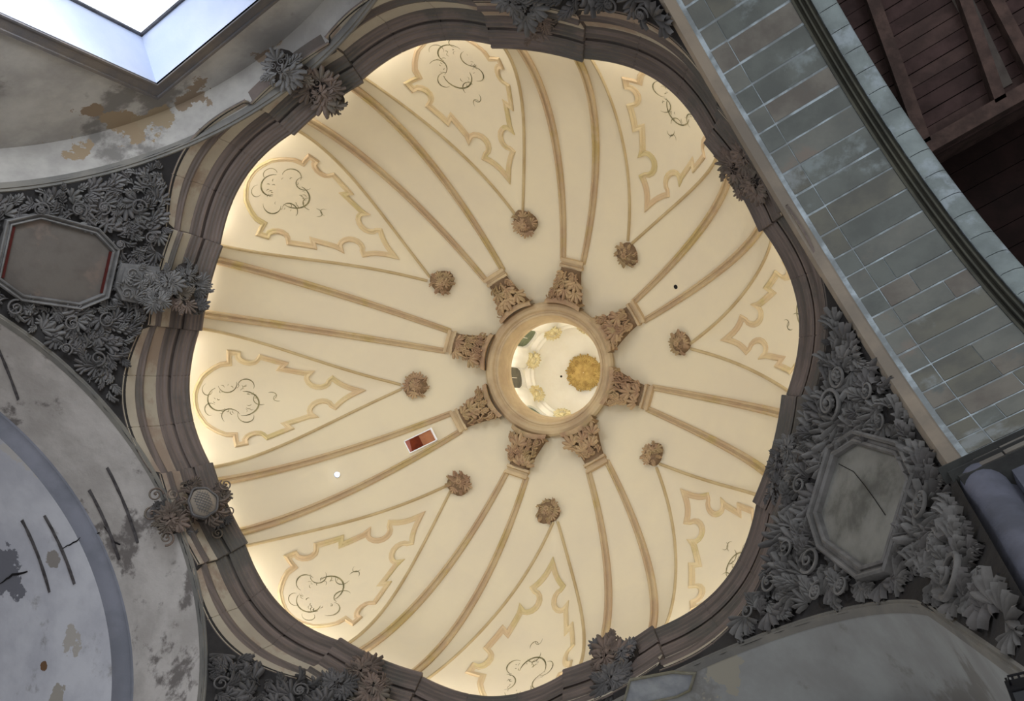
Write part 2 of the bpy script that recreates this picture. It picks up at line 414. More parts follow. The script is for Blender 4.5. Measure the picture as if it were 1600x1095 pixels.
# ------------------------------------------------------------------ pilaster capitals round the lantern ring
def cap_frame(k):
    a = PHI + k * pi / 4; return a
CAPL = ['between the uppermost rosette and the one to its left', 'above the lantern opening, top one of the circle', 'at the upper right of the lantern opening',
        'right of the lantern opening, lower of the right-hand pair', 'below the lantern opening on its right', 'below the lantern opening on its left',
        'left of the lantern opening, nearest the little hatch window', 'left of the lantern opening, upper of the left-hand pair']
CAPL[0] = 'above the lantern opening on its left'
for k in range(8):
    a = PHI + k * pi / 4; root = empty('pilaster_capital', domep(.37, a))
    tag(root, 'tan stucco leaf capital ' + CAPL[k], 'capital', 'leaf capitals around the lantern ring')
    ta = Vector((-sin(a), cos(a), 0)); rnd = random.Random(k)
    def S(r, w, h=0.0):          # point on dome at radius r, sideways offset w (units), raised h metres
        aa = a + w / r; return domep(r, aa) + domen(r, aa) * h
    mb = MB()
    for r0, r1, hh, ww in ((.462, .450, .08, .050), (.450, .438, .05, .046), (.438, .428, .10, .050)):
        mb.box([S(r0, -ww, -.05), S(r0, ww, -.05), S(r1, ww, -.05), S(r1, -ww, -.05), S(r0, -ww, hh), S(r0, ww, hh), S(r1, ww, hh), S(r1, -ww, hh)])
    mb.obj('necking', M_RING, root, smooth=False)
    mb = MB(); rows = []
    for i in range(9):
        t = i / 8; r = .428 - .125 * t; w = .042 + .026 * t ** 1.6; h = .12 + .12 * t
        rows.append([S(r, -w, -.03), S(r, -w, h * .6), S(r, -w * .5, h), S(r, 0, h * 1.1), S(r, w * .5, h), S(r, w, h * .6), S(r, w, -.03)])
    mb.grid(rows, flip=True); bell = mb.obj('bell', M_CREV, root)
    mb = MB(); rows = []
    for h in (-.03, .26): 
        pass
    n = 10; lo, hi, lo2, hi2 = [], [], [], []
    for j in range(n + 1):
        w = -.082 + .164 * j / n; cur = .010 * cos(pi * (j / n - .5))
        lo.append(S(.304 - .004 + cur, w, -.04)); hi.append(S(.304 - .004 + cur, w, .28)); lo2.append(S(.284 + cur * .4, w, -.04)); hi2.append(S(.284 + cur * .4, w, .30))
    mb.grid([lo, hi, hi2, lo2], flip=False); abac = mb.obj('abacus', M_CAP, root, angle=30)
    outw = (domep(.30, a) - domep(.42, a)).normalized()
    for row, (r, n_, sz) in enumerate(((.418, 4, .046), (.385, 5, .044), (.350, 5, .046))):
        for j in range(n_):
            w = (-1 + 2 * j / (n_ - 1)) * (.034 + .008 * row) if n_ > 1 else 0
            hgt = .16 + .05 * row
            M = frame(S(r, w, hgt), domen(r, a), outw + ta * (w * 4 + rnd.uniform(-.25, .25)), sz * U * rnd.uniform(.9, 1.15))
            inst('leaf', leaf_mesh(rnd.choice(('acanthus', 'curl', 'sprig')), M_CAP), bell, M)
    for s in (-1, 1):
        M = frame(S(.318, s * .058, .26), domen(.32, a), ta * s, .036 * U); inst('volute', leaf_mesh('scroll', M_CAP), abac, M)
        M = frame(S(.325, s * .020, .26), domen(.32, a), ta * -s, .024 * U); inst('volute', leaf_mesh('scroll', M_CAP), abac, M)

# ------------------------------------------------------------------ rosettes at the lunette tips
ROS = [(821, 348, 'at the tip of the top lunette, above the lantern', 1.0), (981, 397, 'plump, at the upper right lunette tip', .95), (1065, 536, 'round, at the lunette tip furthest to the right', .9),
       (1022, 710, 'at the lower right lunette tip', .9), (857, 800, 'elongated, at the tip of the bottom lunette', .95), (717, 757, 'at the lower left lunette tip below the hatch window', .95),
       (649, 602, 'at the lunette tip furthest to the left', 1.0), (691, 440, 'at the upper left lunette tip', 1.0)]
for k, (px, py, txt, sz) in enumerate(ROS):
    r, a = dome_hit(px, py); c = domep(r, a); n = domen(r, a); rnd = random.Random(100 + k)
    root = empty('rosette', c); tag(root, 'tan stucco leaf rosette ' + txt, 'rosette', 'rosettes at the lunette tips')
    t0 = Vector((cos(a), sin(a), 0)); t0 = (t0 - n * t0.dot(n)).normalized(); t1 = n.cross(t0)
    mb = MB(); R = .051 * U * sz; rows = []
    for i in range(6):
        t = i / 5; rr = R * cos(pi / 2 * t) ; rows.append([c + n * (.16 * sin(pi / 2 * t) - .02) + (t0 * cos(b) * (1.12 if k in (0, 4) else 1) + t1 * sin(b)) * rr * (1 + .08 * sin(3 * b + k)) for b in [2 * pi * j / 20 for j in range(20)]])
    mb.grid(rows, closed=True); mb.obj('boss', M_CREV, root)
    for ring, (n_, rr, ln, tilt) in enumerate(((9, .55, .60, .35), (6, .18, .55, .9))):
        for j in range(n_):
            b = 2 * pi * (j + .5 * ring) / n_ + rnd.uniform(-.2, .2); d = t0 * cos(b) * (1.12 if k in (0, 4) else 1) + t1 * sin(b)
            M = frame(c + d * R * rr + n * (.09 + .05 * ring), (n + d * tilt), d - n * .3, R * ln * rnd.uniform(.85, 1.15)); inst('petal', leaf_mesh(rnd.choice(('sprig', 'curl', 'acanthus')), M_CAP), root, M)
    inst('bud', leaf_mesh('flower', M_CAP), root, frame(c + n * .15, n, t0, R * .55))

# ------------------------------------------------------------------ lantern
prof = [(.277, .948), (.277, .930), (.268, .922), (.256, .920), (.245, .924), (.239, .934), (.234, .936), (.230, .932), (.222, .934), (.219, .942), (.215, .965), (.211, .985), (.208, .99), (.207, 1.01), (.203, 1.015), (.200, 1.03), (.203, 1.042), (.245, 1.042)]
mb = MB(); NN = 96
mb.grid([[pol(r, 2 * pi * j / NN, H0 + z) for j in range(NN)] for r, z in prof], closed=True, flip=True)
tag(mb.obj('trim_2', M_RING, angle=25), 'round moulded stone ring framing the lantern opening', kind='structure')
lw = MB(); LZ0, LZ1, RW = 1.04, 1.345, .235
winaz = [PHI + pi / 8 + k * pi / 4 for k in range(8)]
NW = 8
for k in range(8):
    a = winaz[k]; hw = .20
    zt = lambda b: 1.225 + .06 * sqrt(max(0, 1 - (b / hw) ** 2))
    rows = []
    angs = [-hw + 2 * hw * j / NW for j in range(NW + 1)]
    lw.grid([[pol(RW, a + b, H0 + zt(b)) for b in angs], [pol(RW, a + b, H0 + LZ1) for b in angs]])
    lw.grid([[pol(RW, a + b, H0 + zt(b)) for b in angs], [pol(RW + .035, a + b * .92, H0 + zt(b)) for b in angs]])
    lw.grid([[pol(RW, a + b, H0 + LZ0) for b in angs], [pol(RW, a + b, H0 + LZ0 + .02) for b in angs]])
    for s in (-1, 1): lw.grid([[pol(RW, a + s * hw, H0 + z) for z in (LZ0, zt(hw))], [pol(RW + .035, a + s * hw * .92, H0 + z) for z in (LZ0, zt(hw))]])
    b0, b1 = a + hw, a + pi / 4 - hw; pj = [b0 + (b1 - b0) * j / 6 for j in range(7)]
    lw.grid([[pol(RW - .022 * sin(pi * j / 6), b, H0 + z) for j, b in enumerate(pj)] for z in (LZ0, LZ1)])
lw.grid([[pol(r, 2 * pi * j / 64, H0 + z) for j in range(64)] for r, z in ((RW, LZ1 - .035), (RW - .02, LZ1 - .03), (RW - .024, LZ1 - .015), (RW - .034, LZ1 - .01), (RW - .034, LZ1 + .004))], closed=True)
wl = lw.obj('wall_lantern', M_LANT, angle=30); tag(wl, 'cream lantern drum with round-headed windows above the dome eye', kind='structure')
ld = MB(); ld.grid([[pol((RW - .03) * cos(t), 2 * pi * j / 64, H0 + LZ1 + .145 * sin(t)) for j in range(64)] for t in [pi / 2 * i / 14 for i in range(14)] + [pi / 2 * .999]], closed=True)
tag(ld.obj('ceiling_lantern', M_LANT), 'plain cream cap closing the lantern above its windows', kind='structure')
M_PANEG = mat('lantern pane green', (112, 124, 92), (88, 100, 74), 6, rough=.4, bump=0)
M_PANEB = mat('lantern pane grey', (104, 100, 84), (84, 82, 70), 6, rough=.4, bump=0)
for k in range(8):
    a = winaz[k]; hw = .188; root = empty('window_%d' % (k + 2), pol(RW + .03, a, H0 + LZ0))
    tag(root, ('grey' if k == 6 else 'green') + ' round-headed window of the lantern drum', kind='structure')
    mb = MB(); angs = [-hw + 2 * hw * j / 8 for j in range(9)]; zt = lambda b: 1.225 + .06 * sqrt(max(0, 1 - (b / .20) ** 2))
    mb.grid([[pol(RW + .010, a + b, H0 + LZ0) for b in angs], [pol(RW + .010, a + b, H0 + zt(b)) for b in angs]])
    mb.obj('pane', M_PANEB if k == 6 else M_PANEG, root)
    mb = MB(); ta = Vector((-sin(a), cos(a), 0))
    for b in (0.0,): 
        q = pol(RW + .008, a + b, H0 + LZ0); w = ta * .006; u = Vector((0, 0, .17 * U)); inn = Vector((-cos(a), -sin(a), 0)) * .02
        mb.box([q - w, q + w, q + w + inn, q - w + inn, q - w + u, q + w + u, q + w + inn + u, q - w + inn + u])
    mb.obj('glazing_bar', M_LANT, root, smooth=False)
# gilded central rosette of the lantern cap and the brackets between its windows
c = P(.0, .0, H0 + LZ1 + .145 - .004); root = empty('rosette', c); tag(root, 'large gilded round leaf rosette in the crown of the lantern', 'rosette')
mb = MB(); mb.grid([[c + Vector((r * cos(2 * pi * j / 28), r * sin(2 * pi * j / 28), z)) for j in range(28)] for r, z in ((.41, .01), (.41, -.05), (.33, -.09), (.18, -.12), (.01, -.13))], closed=True); mb.obj('boss', M_GOLD, root)
rnd = random.Random(7)
for R, n_, s in ((.30, 15, .15), (.19, 10, .15), (.07, 6, .13)):
    for j in range(n_):
        b = 2 * pi * j / n_ + rnd.uniform(-.1, .1); d = Vector((cos(b), sin(b), 0))
        inst('petal', leaf_mesh(rnd.choice(('sprig', 'curl')), M_GOLD), root, frame(c + d * R + Vector((0, 0, -.10)), Vector((0, 0, -1)) + d * .3, d, s))
for k in range(8):
    if k in (2, 3, 4): continue
    a = PHI + k * pi / 4; c = pol(.205, a, H0 + 1.305); n = Vector((-cos(a), -sin(a), -.7)).normalized(); up = Vector((0, 0, 1)); rnd = random.Random(k + 60)
    root = empty('lantern_bracket', c)
    tag(root, 'small gilded leaf bracket inside the lantern, ' + ['upper left of the gilded rosette', 'topmost, straight above the lantern cap', 'hidden by the ring at the upper right', 'hidden by the ring at the right', 'hidden by the ring at the lower right', 'bottom one, below the lantern cap', 'between the grey window and the lower green window', 'between the grey window and the upper green window'][k], 'bracket', 'leaf brackets inside the lantern')
    ta = Vector((-sin(a), cos(a), 0))
    mb = MB(); mb_ball(mb, c - n * .02, .10, 8, 5); mb.obj('boss', M_LORN, root)
    for j in range(9):
        b = 2 * pi * j / 9; d = ta * cos(b) + n.cross(ta) * sin(b)
        inst('leaf', leaf_mesh(rnd.choice(('curl', 'sprig')), M_LORN), root, frame(c + d * .08 + n * .05, n + d * .4, d, .14))

# ------------------------------------------------------------------ cornice (trim_1)
def dth(a, b): return (a - b + pi) % (2 * pi) - pi
def lip(a):
    k = round((a - PHI) / (pi / 4)); d = abs(dth(a, PHI + k * pi / 4))
    if d < rad(9.0): return 1.0
    p = 1 - (d - rad(9)) / rad(13.5); p = 1 - (1 - abs(1 - p) ) if False else p     # 1 at corner, 0 at lobe centre
    return 1.012 + .036 * cos(pi / 2 * p)
CP = [(.16, 2.7125), (0, 2.7125), (0, 2.703), (.006, 2.701), (.008, 2.694), (.014, 2.692), (.017, 2.685), (.023, 2.683), (.026, 2.676), (.032, 2.674), (.035, 2.667), (.042, 2.664),
      (.046, 2.672), (.051, 2.672), (.051, 2.655), (.046, 2.652), (.049, 2.646), (.056, 2.643), (.058, 2.636), (.064, 2.634), (.068, 2.627), (.073, 2.624),
      (.0745, 2.562), (.066, 2.558), (.065, 2.549), (.070, 2.546), (.072, 2.539), (.077, 2.535), (.0785, 2.530), (.080, 2.474), (.086, 2.474)]
CM = [0] * (len(CP) - 1); CM[21] = 1; CM[28] = 1
def zsph(r): return ZC + sqrt(max(0, RS * RS - r * r))
def rsurf(z): return sqrt(RS ** 2 - (z - ZC) ** 2) if z >= 1.87 else 1.394 + (1.87 - max(z, 1.1)) * .09
def cprof(a, back=0.0, R0=None):
    R = (R0 if R0 else max(lip(a), 1.012)) + back; zb = zsph(R + .080) - .004; out = []
    for d, z in CP:
        if z < 2.6: z = 2.6 - (2.6 - z) * (2.6 - zb) / (2.6 - 2.474)
        out.append(pol(R + d, a, z))
    return out
cornice = empty('trim_1', P(0, 0, 2.6)); tag(cornice, 'lobed moulded brown stone cornice with cream frieze around the dome foot', kind='structure')
rnd = random.Random(3)
for k in range(8):
    c = PHI + k * pi / 4
    spans = [(c - rad(9.0), c + rad(9.0), 14, 'cornice_block')]
    l0, l1 = c + rad(9.0001), c + rad(35.9999)
    for j in range(3): spans.append((l0 + (l1 - l0) * j / 3, l0 + (l1 - l0) * (j + 1) / 3, 10, 'cornice_segment'))
    for a0, a1, n, nm in spans:
        mb = MB(); blk = nm == 'cornice_block'; e = .0016; am = (a1 - a0)
        ts = [0, e / am] + [j / n for j in range(1, n)] + [1 - e / am, 1]
        rows = [cprof(a0 + am * t, .0022 if (t in (0, 1)) else 0.0, 1.0 if blk else None) for t in ts]
        back = len(CP)
        mb.grid(rows, mcol=CM)
        for row, rev in ((rows[0], 0), (rows[-1], 1)):
            # end caps as a strip back to the wall face
            ref = rows[0][0] if not rev else rows[-1][0]; aa = a0 if not rev else a1
            bk = [pol((1.0 if nm == 'cornice_block' else max(lip(aa), 1.012)) + (.11 if p.z > 2.62 * U + EYE else .082), aa, (p.z - EYE) / U) for p in row]
            mb.grid([row, bk], mi=0)
        mb.obj(nm, [M_STONE, M_FRIEZE], cornice, angle=28)

mb = MB(); NC = 720     # solid core behind the mouldings
mb.grid([[pol(lip(2 * pi * j / NC + .0003) + .083, 2 * pi * j / NC + .0003, z) for j in range(NC)] for z in (2.545, 2.715)], closed=True)
mb.grid([[pol(lip(2 * pi * j / NC + .0003) + dr, 2 * pi * j / NC + .0003, 2.5455) for j in range(NC)] for dr in (.083, .13)], closed=True)
mb.obj('core', M_STONE, cornice)

# ------------------------------------------------------------------ pendentives and piers
PD = {'B': ('C', 'A', 7), 'D': ('E', 'C', 5), 'F': ('G', 'E', 3), 'H': ('A', 'G', 1)}   # azimuth runs from n1 to n2
def dlim(k, z): return AD[k] if k != 'G' or z > 1.95 else 1.075 - .047 * (1.95 - z)
def plane_r(k, a, z=9):
    c = cos(dth(a, AN[k])); return dlim(k, z) / c if c > .05 else 99
PEND = {}
for nm, (n1, n2, kk) in PD.items():
    ac = PHI + kk * pi / 4
    # neighbours of this pendentive
    ks = sorted(AN, key=lambda q: abs(dth(AN[q], ac)))[:2]
    mb = MB(); rows = []; NA = 90
    for j in range(NA + 1):
        a = ac - rad(44) + rad(88) * j / NA
        z0 = zsph(lip(a) + .078); zq = z0
        while zq > .02 and all(rsurf(zq) <= plane_r(q, a, zq) for q in ks): zq -= .004
        ze = max(zq, 0.0); ze = min(ze, z0 - .0005)
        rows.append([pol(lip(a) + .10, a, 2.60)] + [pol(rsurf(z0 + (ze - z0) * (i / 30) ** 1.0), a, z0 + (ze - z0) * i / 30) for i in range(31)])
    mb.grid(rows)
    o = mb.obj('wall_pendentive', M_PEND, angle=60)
    tag(o, {'B': 'dark ground of the pendentive at left', 'D': 'dark ground of the pendentive at bottom left', 'F': 'dark ground of the pendentive at lower right', 'H': 'dark ground of the pendentive at top right'}[nm], kind='structure')
    PEND[nm] = (ac, ks)
def sph(px, py):
    d = ray(px, py); z = 2.7
    while z > .6:
        q = O + d * z
        if hypot(q.x, q.y) <= rsurf(z): return q
        z -= .002
    return q
def snrm(q): return -Vector((q.x, q.y, max(q.z - ZC, .16))).normalized()
def W(q): return Vector((q.x * U, q.y * U, q.z * U + EYE))
def sp(r, a): 
    return Vector((r * cos(a), r * sin(a), zsph(r)))

# cartouches
CART = {'B': (-165.5, 5.3, 1.182, 1.318, M_CART), 'F': (16.7, 5.6, 1.186, 1.338, M_CARTF), 'D': (105.6, 5.3, 1.19, 1.33, M_CART), 'H': (-74.4, 5.3, 1.19, 1.33, M_CART)}
CLAB = {'B': 'octagonal plaster cartouche with red slits on the left pendentive', 'F': 'octagonal stained cartouche with a cracked face on the lower right pendentive', 'D': 'octagonal cartouche on the bottom left pendentive, below the frame', 'H': 'octagonal cartouche on the top right pendentive, above the frame'}
def cart_pts(nm, grow=0.0):
    a, w, r0, r1, m = CART[nm]; a, w = rad(a), rad(w)
    t0, t1 = math.asin(r0 / RS), math.asin(r1 / RS); g = grow
    tm, th = (t0 + t1) / 2, (t1 - t0) / 2 + g; wm = w + g
    pts = []
    for u, v in ((-.62, -1), (.62, -1), (1, -.55), (1, .50), (.66, 1), (-.66, 1), (-1, .50), (-1, -.55)):
        tt = tm + v * th; aa = a + u * wm * (1.24 / (RS * sin(tt))) ** .3
        pts.append(Vector((RS * sin(tt) * cos(aa), RS * sin(tt) * sin(aa), ZC + RS * cos(tt))))
    return pts
def in_cart(q, nm, pad=.03):
    a, w, r0, r1, m = CART[nm]; r = hypot(q.x, q.y); aa = abs(dth(atan2(q.y, q.x), rad(a)))
    u, v = aa * r / (rad(w) * 1.25 + pad), abs(math.asin(min(1, r / RS)) - (math.asin(r0 / RS) + math.asin(r1 / RS)) / 2) / ((math.asin(r1 / RS) - math.asin(r0 / RS)) / 2 + pad)
    return u < 1 and v < 1 and u + v < 1.62
for nm in CART:
    pts = cart_pts(nm); c = sum(pts, Vector()) / 8; n = snrm(c); root = empty('cartouche', W(c) ); tag(root, CLAB[nm], 'cartouche')
    outer = cart_pts(nm, .014); lift = .10
    mb = MB(); pth = [W(q) + snrm(q) * (lift - .03) for q in outer]
    dense, nn = [], []
    for i in range(8):
        for j in range(4):
            p = pth[i].lerp(pth[(i + 1) % 8], j / 4); dense.append(p); nn.append(n)
    kf = .55 if nm == 'B' else .8
    mb.sweep(dense, nn, [(u * kf, w_) for u, w_ in ((-.12, -.25), (-.12, .03), (-.09, .06), (-.055, .05), (-.045, .02), (.0, .02), (.01, .07), (.045, .09), (.075, .07), (.085, -.02), (.085, -.2))], closed=True)
    mb.obj('frame', M_LEAF, root, angle=30)
    mb = MB(); pc = W(c) + n * (lift - .02); ring = [W(q) + snrm(q) * (lift - .06) for q in cart_pts(nm, .010)]
    mb.v = [pc] + ring; mb.f = [(0, i + 1, (i + 1) % 8 + 1) for i in range(8)]; mb.m = [0] * 8
    mb.obj('panel', CART[nm][4], root)
    if nm == 'B':
        for (i0, i1) in ((0, 1), (4, 5)):
            A, B = ring[i0].lerp(pc, .07), ring[i1].lerp(pc, .07); d = (B - A).normalized(); s = d.cross(n) * .028; A, B = A + n * .03, B + n * .03
            mb = MB(); mb.box([A - s, B - s, B + s, A + s, A - s + n * .02, B - s + n * .02, B + s + n * .02, A + s + n * .02]); mb.obj('slit', M_RED, root, smooth=False, label='dark red slit along the panel edge')
    if nm == 'F':
        L_ = [(1312, 725), (1335, 737), (1352, 758), (1368, 780), (1385, 805)]; mb = MB(); path = []
        for px, py in L_:
            d = ray(px, py); q0 = Vector((CX * U, CY * U, EYE)); dd = Vector((d.x * U, d.y * U, d.z * U)); t = (pc - q0).dot(n) / dd.dot(n); path.append(q0 + dd * t + n * .012)
        mb.tube(path, .005, 4); mb.obj('crack', M_DARK, root)

# carved relief of each pendentive
def flow(q, cen, n, rnd):
    best = min(cen, key=lambda c: (c[0] - q).length / c[1]); d = q - best[0]; t = d.cross(n) * best[2]; dist = d.length / best[1]
    v = t.normalized() * 1.0 + d.normalized() * (0.35 if dist < 1 else 0.8); return v
RELIEF = {
 'F': dict(m=[M_LEAF, M_LEAF, M_LEAFD], lab='grey carved acanthus scrollwork covering the lower right pendentive',
   scr=[(1300, 540, .05), (1324, 588, .065), (1312, 632, .085), (1370, 610, .045), (1256, 700, .045), (1232, 730, .05), (1262, 760, .05), (1225, 790, .045), (1390, 660, .04), (1450, 700, .045), (1462, 790, .07), (1480, 850, .05), (1515, 905, .085),
        (1395, 885, .045), (1455, 915, .05), (1400, 940, .045), (1330, 920, .05), (1280, 880, .07), (1240, 860, .05), (1215, 915, .055), (1180, 960, .04), (1290, 930, .05), (1520, 960, .045), (1575, 990, .05), (1590, 1010, .04)], size=(.042, .064), gap=.0255, n=430),
 'B': dict(m=[M_LEAFD, M_LEAF, M_LEAFD], lab='grey carved foliage and scrolls covering the left pendentive',
   scr=[(215, 320, .05), (160, 322, .045), (120, 325, .05), (60, 325, .05), (20, 350, .05), (235, 370, .04), (185, 380, .04), (60, 510, .055), (110, 505, .045), (165, 500, .05), (150, 560, .05), (185, 590, .04), (100, 545, .04), (185, 640, .035), (20, 480, .05), (270, 270, .035)], size=(.036, .054), gap=.0235, n=430),
 'D': dict(m=[M_LEAFD], lab='dark carved foliage covering the bottom left pendentive', scr=[(348, 960, .04), (365, 1020, .05), (345, 1075, .05), (420, 1060, .05), (470, 1085, .05), (410, 1010, .035), (520, 1095, .05)], size=(.040, .060), gap=.026, n=300),
 'H': dict(m=[M_LEAFD], lab='dark carved foliage covering the top right pendentive', scr=[(960, 0, .05), (1010, 15, .045), (1030, 40, .035), (900, -20, .05)], size=(.045, .065), gap=.034, n=160)}
for nm, R in RELIEF.items():
    ac, ks = PEND[nm]; rnd = random.Random(ord(nm)); cc = sp(1.25, ac)
    root = empty('acanthus_relief', W(cc)); tag(root, R['lab'], 'relief', 'carved reliefs on the pendentives')
    cen = []
    for px, py, s in R['scr']:
        q = sph(px, py); cen.append((q, s, rnd.choice((-1, 1))))
    def ok(q, m=.02):
        r = hypot(q.x, q.y); a = atan2(q.y, q.x)
        return r > lip(a) + .078 + m * .9 and all(q.x * cos(AN[k]) + q.y * sin(AN[k]) < dlim(k, q.z) - m - .008 for k in ks) and q.z > 1.15
    pts = []
    tries = 0
    while len(pts) < R['n'] and tries < 40000:
        tries += 1
        a = ac + rad(rnd.uniform(-44, 44)); z = 2.56 - (1.38 if nm == 'F' else .62) * rnd.random() ** 1.0; r = rsurf(z); q = Vector((r * cos(a), r * sin(a), z))
        if not ok(q) or in_cart(q, nm, .026): continue
        if nm == 'D':   # only what can be seen
            if dth(a, ac) < -rad(2): continue
        if nm == 'H' and dth(a, ac) < -rad(20): continue
        if nm == 'B' and r > 1.36: continue
        g = R['gap'] * rnd.uniform(.8, 1.1)
        if any((q - p).length < g for p in pts[-300:]): continue
        pts.append(q)
    for q in pts:
        n = snrm(q); v = flow(q, cen, n, rnd); s = rnd.uniform(*R['size']); mname = rnd.choice(R['m'])
        e = 1.0 if ok(q + v.normalized() * s * .7, .0) else .6
        if in_cart(q + v.normalized() * s * .6, nm, .018): v = -v
        kd = rnd.choice(('acanthus', 'palm', 'curl', 'acanthus', 'sprig'))
        n = (n + Vector((0, 0, -.40 if nm == 'F' else -.15))).normalized()
        inst({'curl': 'tendril', 'sprig': 'frond'}.get(kd, 'leaf'), leaf_mesh(kd, mname), root, frame(W(q) + n * .0, n + v.normalized() * -.15, v, s * U * e, s * U * e * 1.15))
    for q, s, h in cen:
        if not ok(q, s * .45) or in_cart(q, nm, .02): continue
        n = snrm(q); v = Vector((rnd.uniform(-1, 1), rnd.uniform(-1, 1), .3))
        inst('scroll', leaf_mesh('scroll', R['m'][0]), root, frame(W(q) + n * .10, n * 1, v, s * U * .9, s * U * .9))
        if rnd.random() < .5: inst('flower', leaf_mesh('flower', R['m'][0]), root, frame(W(q) + n * .14, n, v, s * U * .5))

# console block with scroll eyes between the left cartouche and the cornice
q = sph(212, 442); n = snrm(q); root = empty('console', W(q)); tag(root, 'carved grey stone console with scroll eyes between left cartouche and cornice', 'console')
tan = (W(sph(225, 440)) - W(sph(200, 436))).normalized(); sd = tan.cross(n)
mb = MB(); 
def cb(u, v, h): return W(q) + tan * u + sd * v + n * h
cor = [(-.30, -.30), (.32, -.34), (.36, -.1), (.36, .2), (.30, .34), (-.20, .32), (-.33, .12), (-.33, -.12)]
rows = []
for h, g in ((-.1, 1.0), (.16, 1.0), (.20, .95), (.20, .80), (.25, .76), (.25, .02)): rows.append([cb(u * g, v * g, h) for u, v in cor])
mb.grid(rows, closed=True); mb.obj('block', M_LEAF, root, angle=30)
rnd = random.Random(5)
for u, v, s, kd in ((-.12, -.16, .11, 'scroll'), (-.12, .0, .09, 'scroll'), (-.15, .18, .11, 'scroll'), (.12, .22, .11, 'flower'), (.16, -.14, .13, 'flower'), (.02, .06, .14, 'acanthus'), (.18, .06, .16, 'curl'), (.05, -.22, .13, 'curl'), (.28, .18, .14, 'curl'), (.3, -.05, .15, 'curl'), (-.02, -.24, .10, 'acanthus'), (-.02, .24, .11, 'palm'), (.08, .12, .10, 'sprig'), (.08, -.08, .12, 'palm'), (-.22, .08, .08, 'curl'), (-.22, -.08, .08, 'sprig'), (.2, -.24, .10, 'palm'), (.22, .26, .10, 'acanthus')):
    inst({'scroll': 'scroll', 'flower': 'flower'}.get(kd, 'leaf'), leaf_mesh(kd, M_LEAF), root, frame(cb(u, v, .25), n, tan * rnd.uniform(-1, 1) + sd * rnd.uniform(-1, 1), s * 1.6, s * 1.6))

# ------------------------------------------------------------------ leaf clusters on the cornice
def cluster(name, label, blobs, cat='ornament', seed=0, extra=None):
    rnd = random.Random(seed); ps = []
    for (px, py, h, rad_, m, dens) in blobs:
        x, y = bph(px, py, h); ps.append((Vector((x, y, h)), rad_, m, dens))
    c0 = sum((p[0] for p in ps), Vector()) / len(ps); root = empty(name, W(c0)); tag(root, label, cat, 'leaf clusters on the cornice')
    for q, R, m, dens in ps:
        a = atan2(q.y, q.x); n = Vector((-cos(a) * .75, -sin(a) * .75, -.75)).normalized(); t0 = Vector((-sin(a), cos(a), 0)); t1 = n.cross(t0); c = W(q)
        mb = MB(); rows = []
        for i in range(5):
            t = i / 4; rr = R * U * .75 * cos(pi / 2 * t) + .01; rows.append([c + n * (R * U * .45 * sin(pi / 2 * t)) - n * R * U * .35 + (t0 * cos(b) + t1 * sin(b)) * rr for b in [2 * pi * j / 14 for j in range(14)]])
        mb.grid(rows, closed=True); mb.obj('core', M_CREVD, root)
        for rr, n_, ln, tl, off in ((.40, 7 + dens, .66, .15, -.12), (.24, 6, .54, .55, .0), (.05, 4, .46, .9, .12)):
            for j in range(n_):
                b = 2 * pi * (j + rnd.uniform(-.25, .25)) / n_; d = t0 * cos(b) + t1 * sin(b); s = R * U * ln * rnd.uniform(.75, 1.2)
                kd = rnd.choice(('acanthus', 'sprig', 'palm', 'sprig', 'curl', 'scroll')); f_ = .55 if kd == 'scroll' else 1.0
                inst('scroll' if kd == 'scroll' else 'leaf', leaf_mesh(kd, m), root, frame(c + d * R * U * rr * (1.5 if kd == 'scroll' else 1) + n * R * U * (off + .12), n + d * tl, d + n * rnd.uniform(-.2, .4), s * f_))
    if extra: extra(root, ps)
    return root
W1, D1, G1 = M_LEAFW, M_LEAFD, M_LEAF
cluster('leaf_cluster', 'pair of carved leaf rosettes, one grey and one brown, on the upper left cornice', [(440, 108, 2.50, .075, G1, 2), (500, 142, 2.62, .085, W1, 3), (470, 122, 2.55, .05, W1, 0), (520, 160, 2.68, .05, W1, 0)], seed=1)
cluster('leaf_cluster', 'carved leaf cluster beside the left cartouche, spilling over the frieze', [(262, 440, 2.52, .055, G1, 1), (292, 430, 2.60, .055, G1, 1), (285, 468, 2.58, .055, W1, 1), (312, 448, 2.65, .05, G1, 0), (308, 478, 2.64, .04, D1, 0), (245, 468, 2.50, .05, G1, 0)], seed=2)
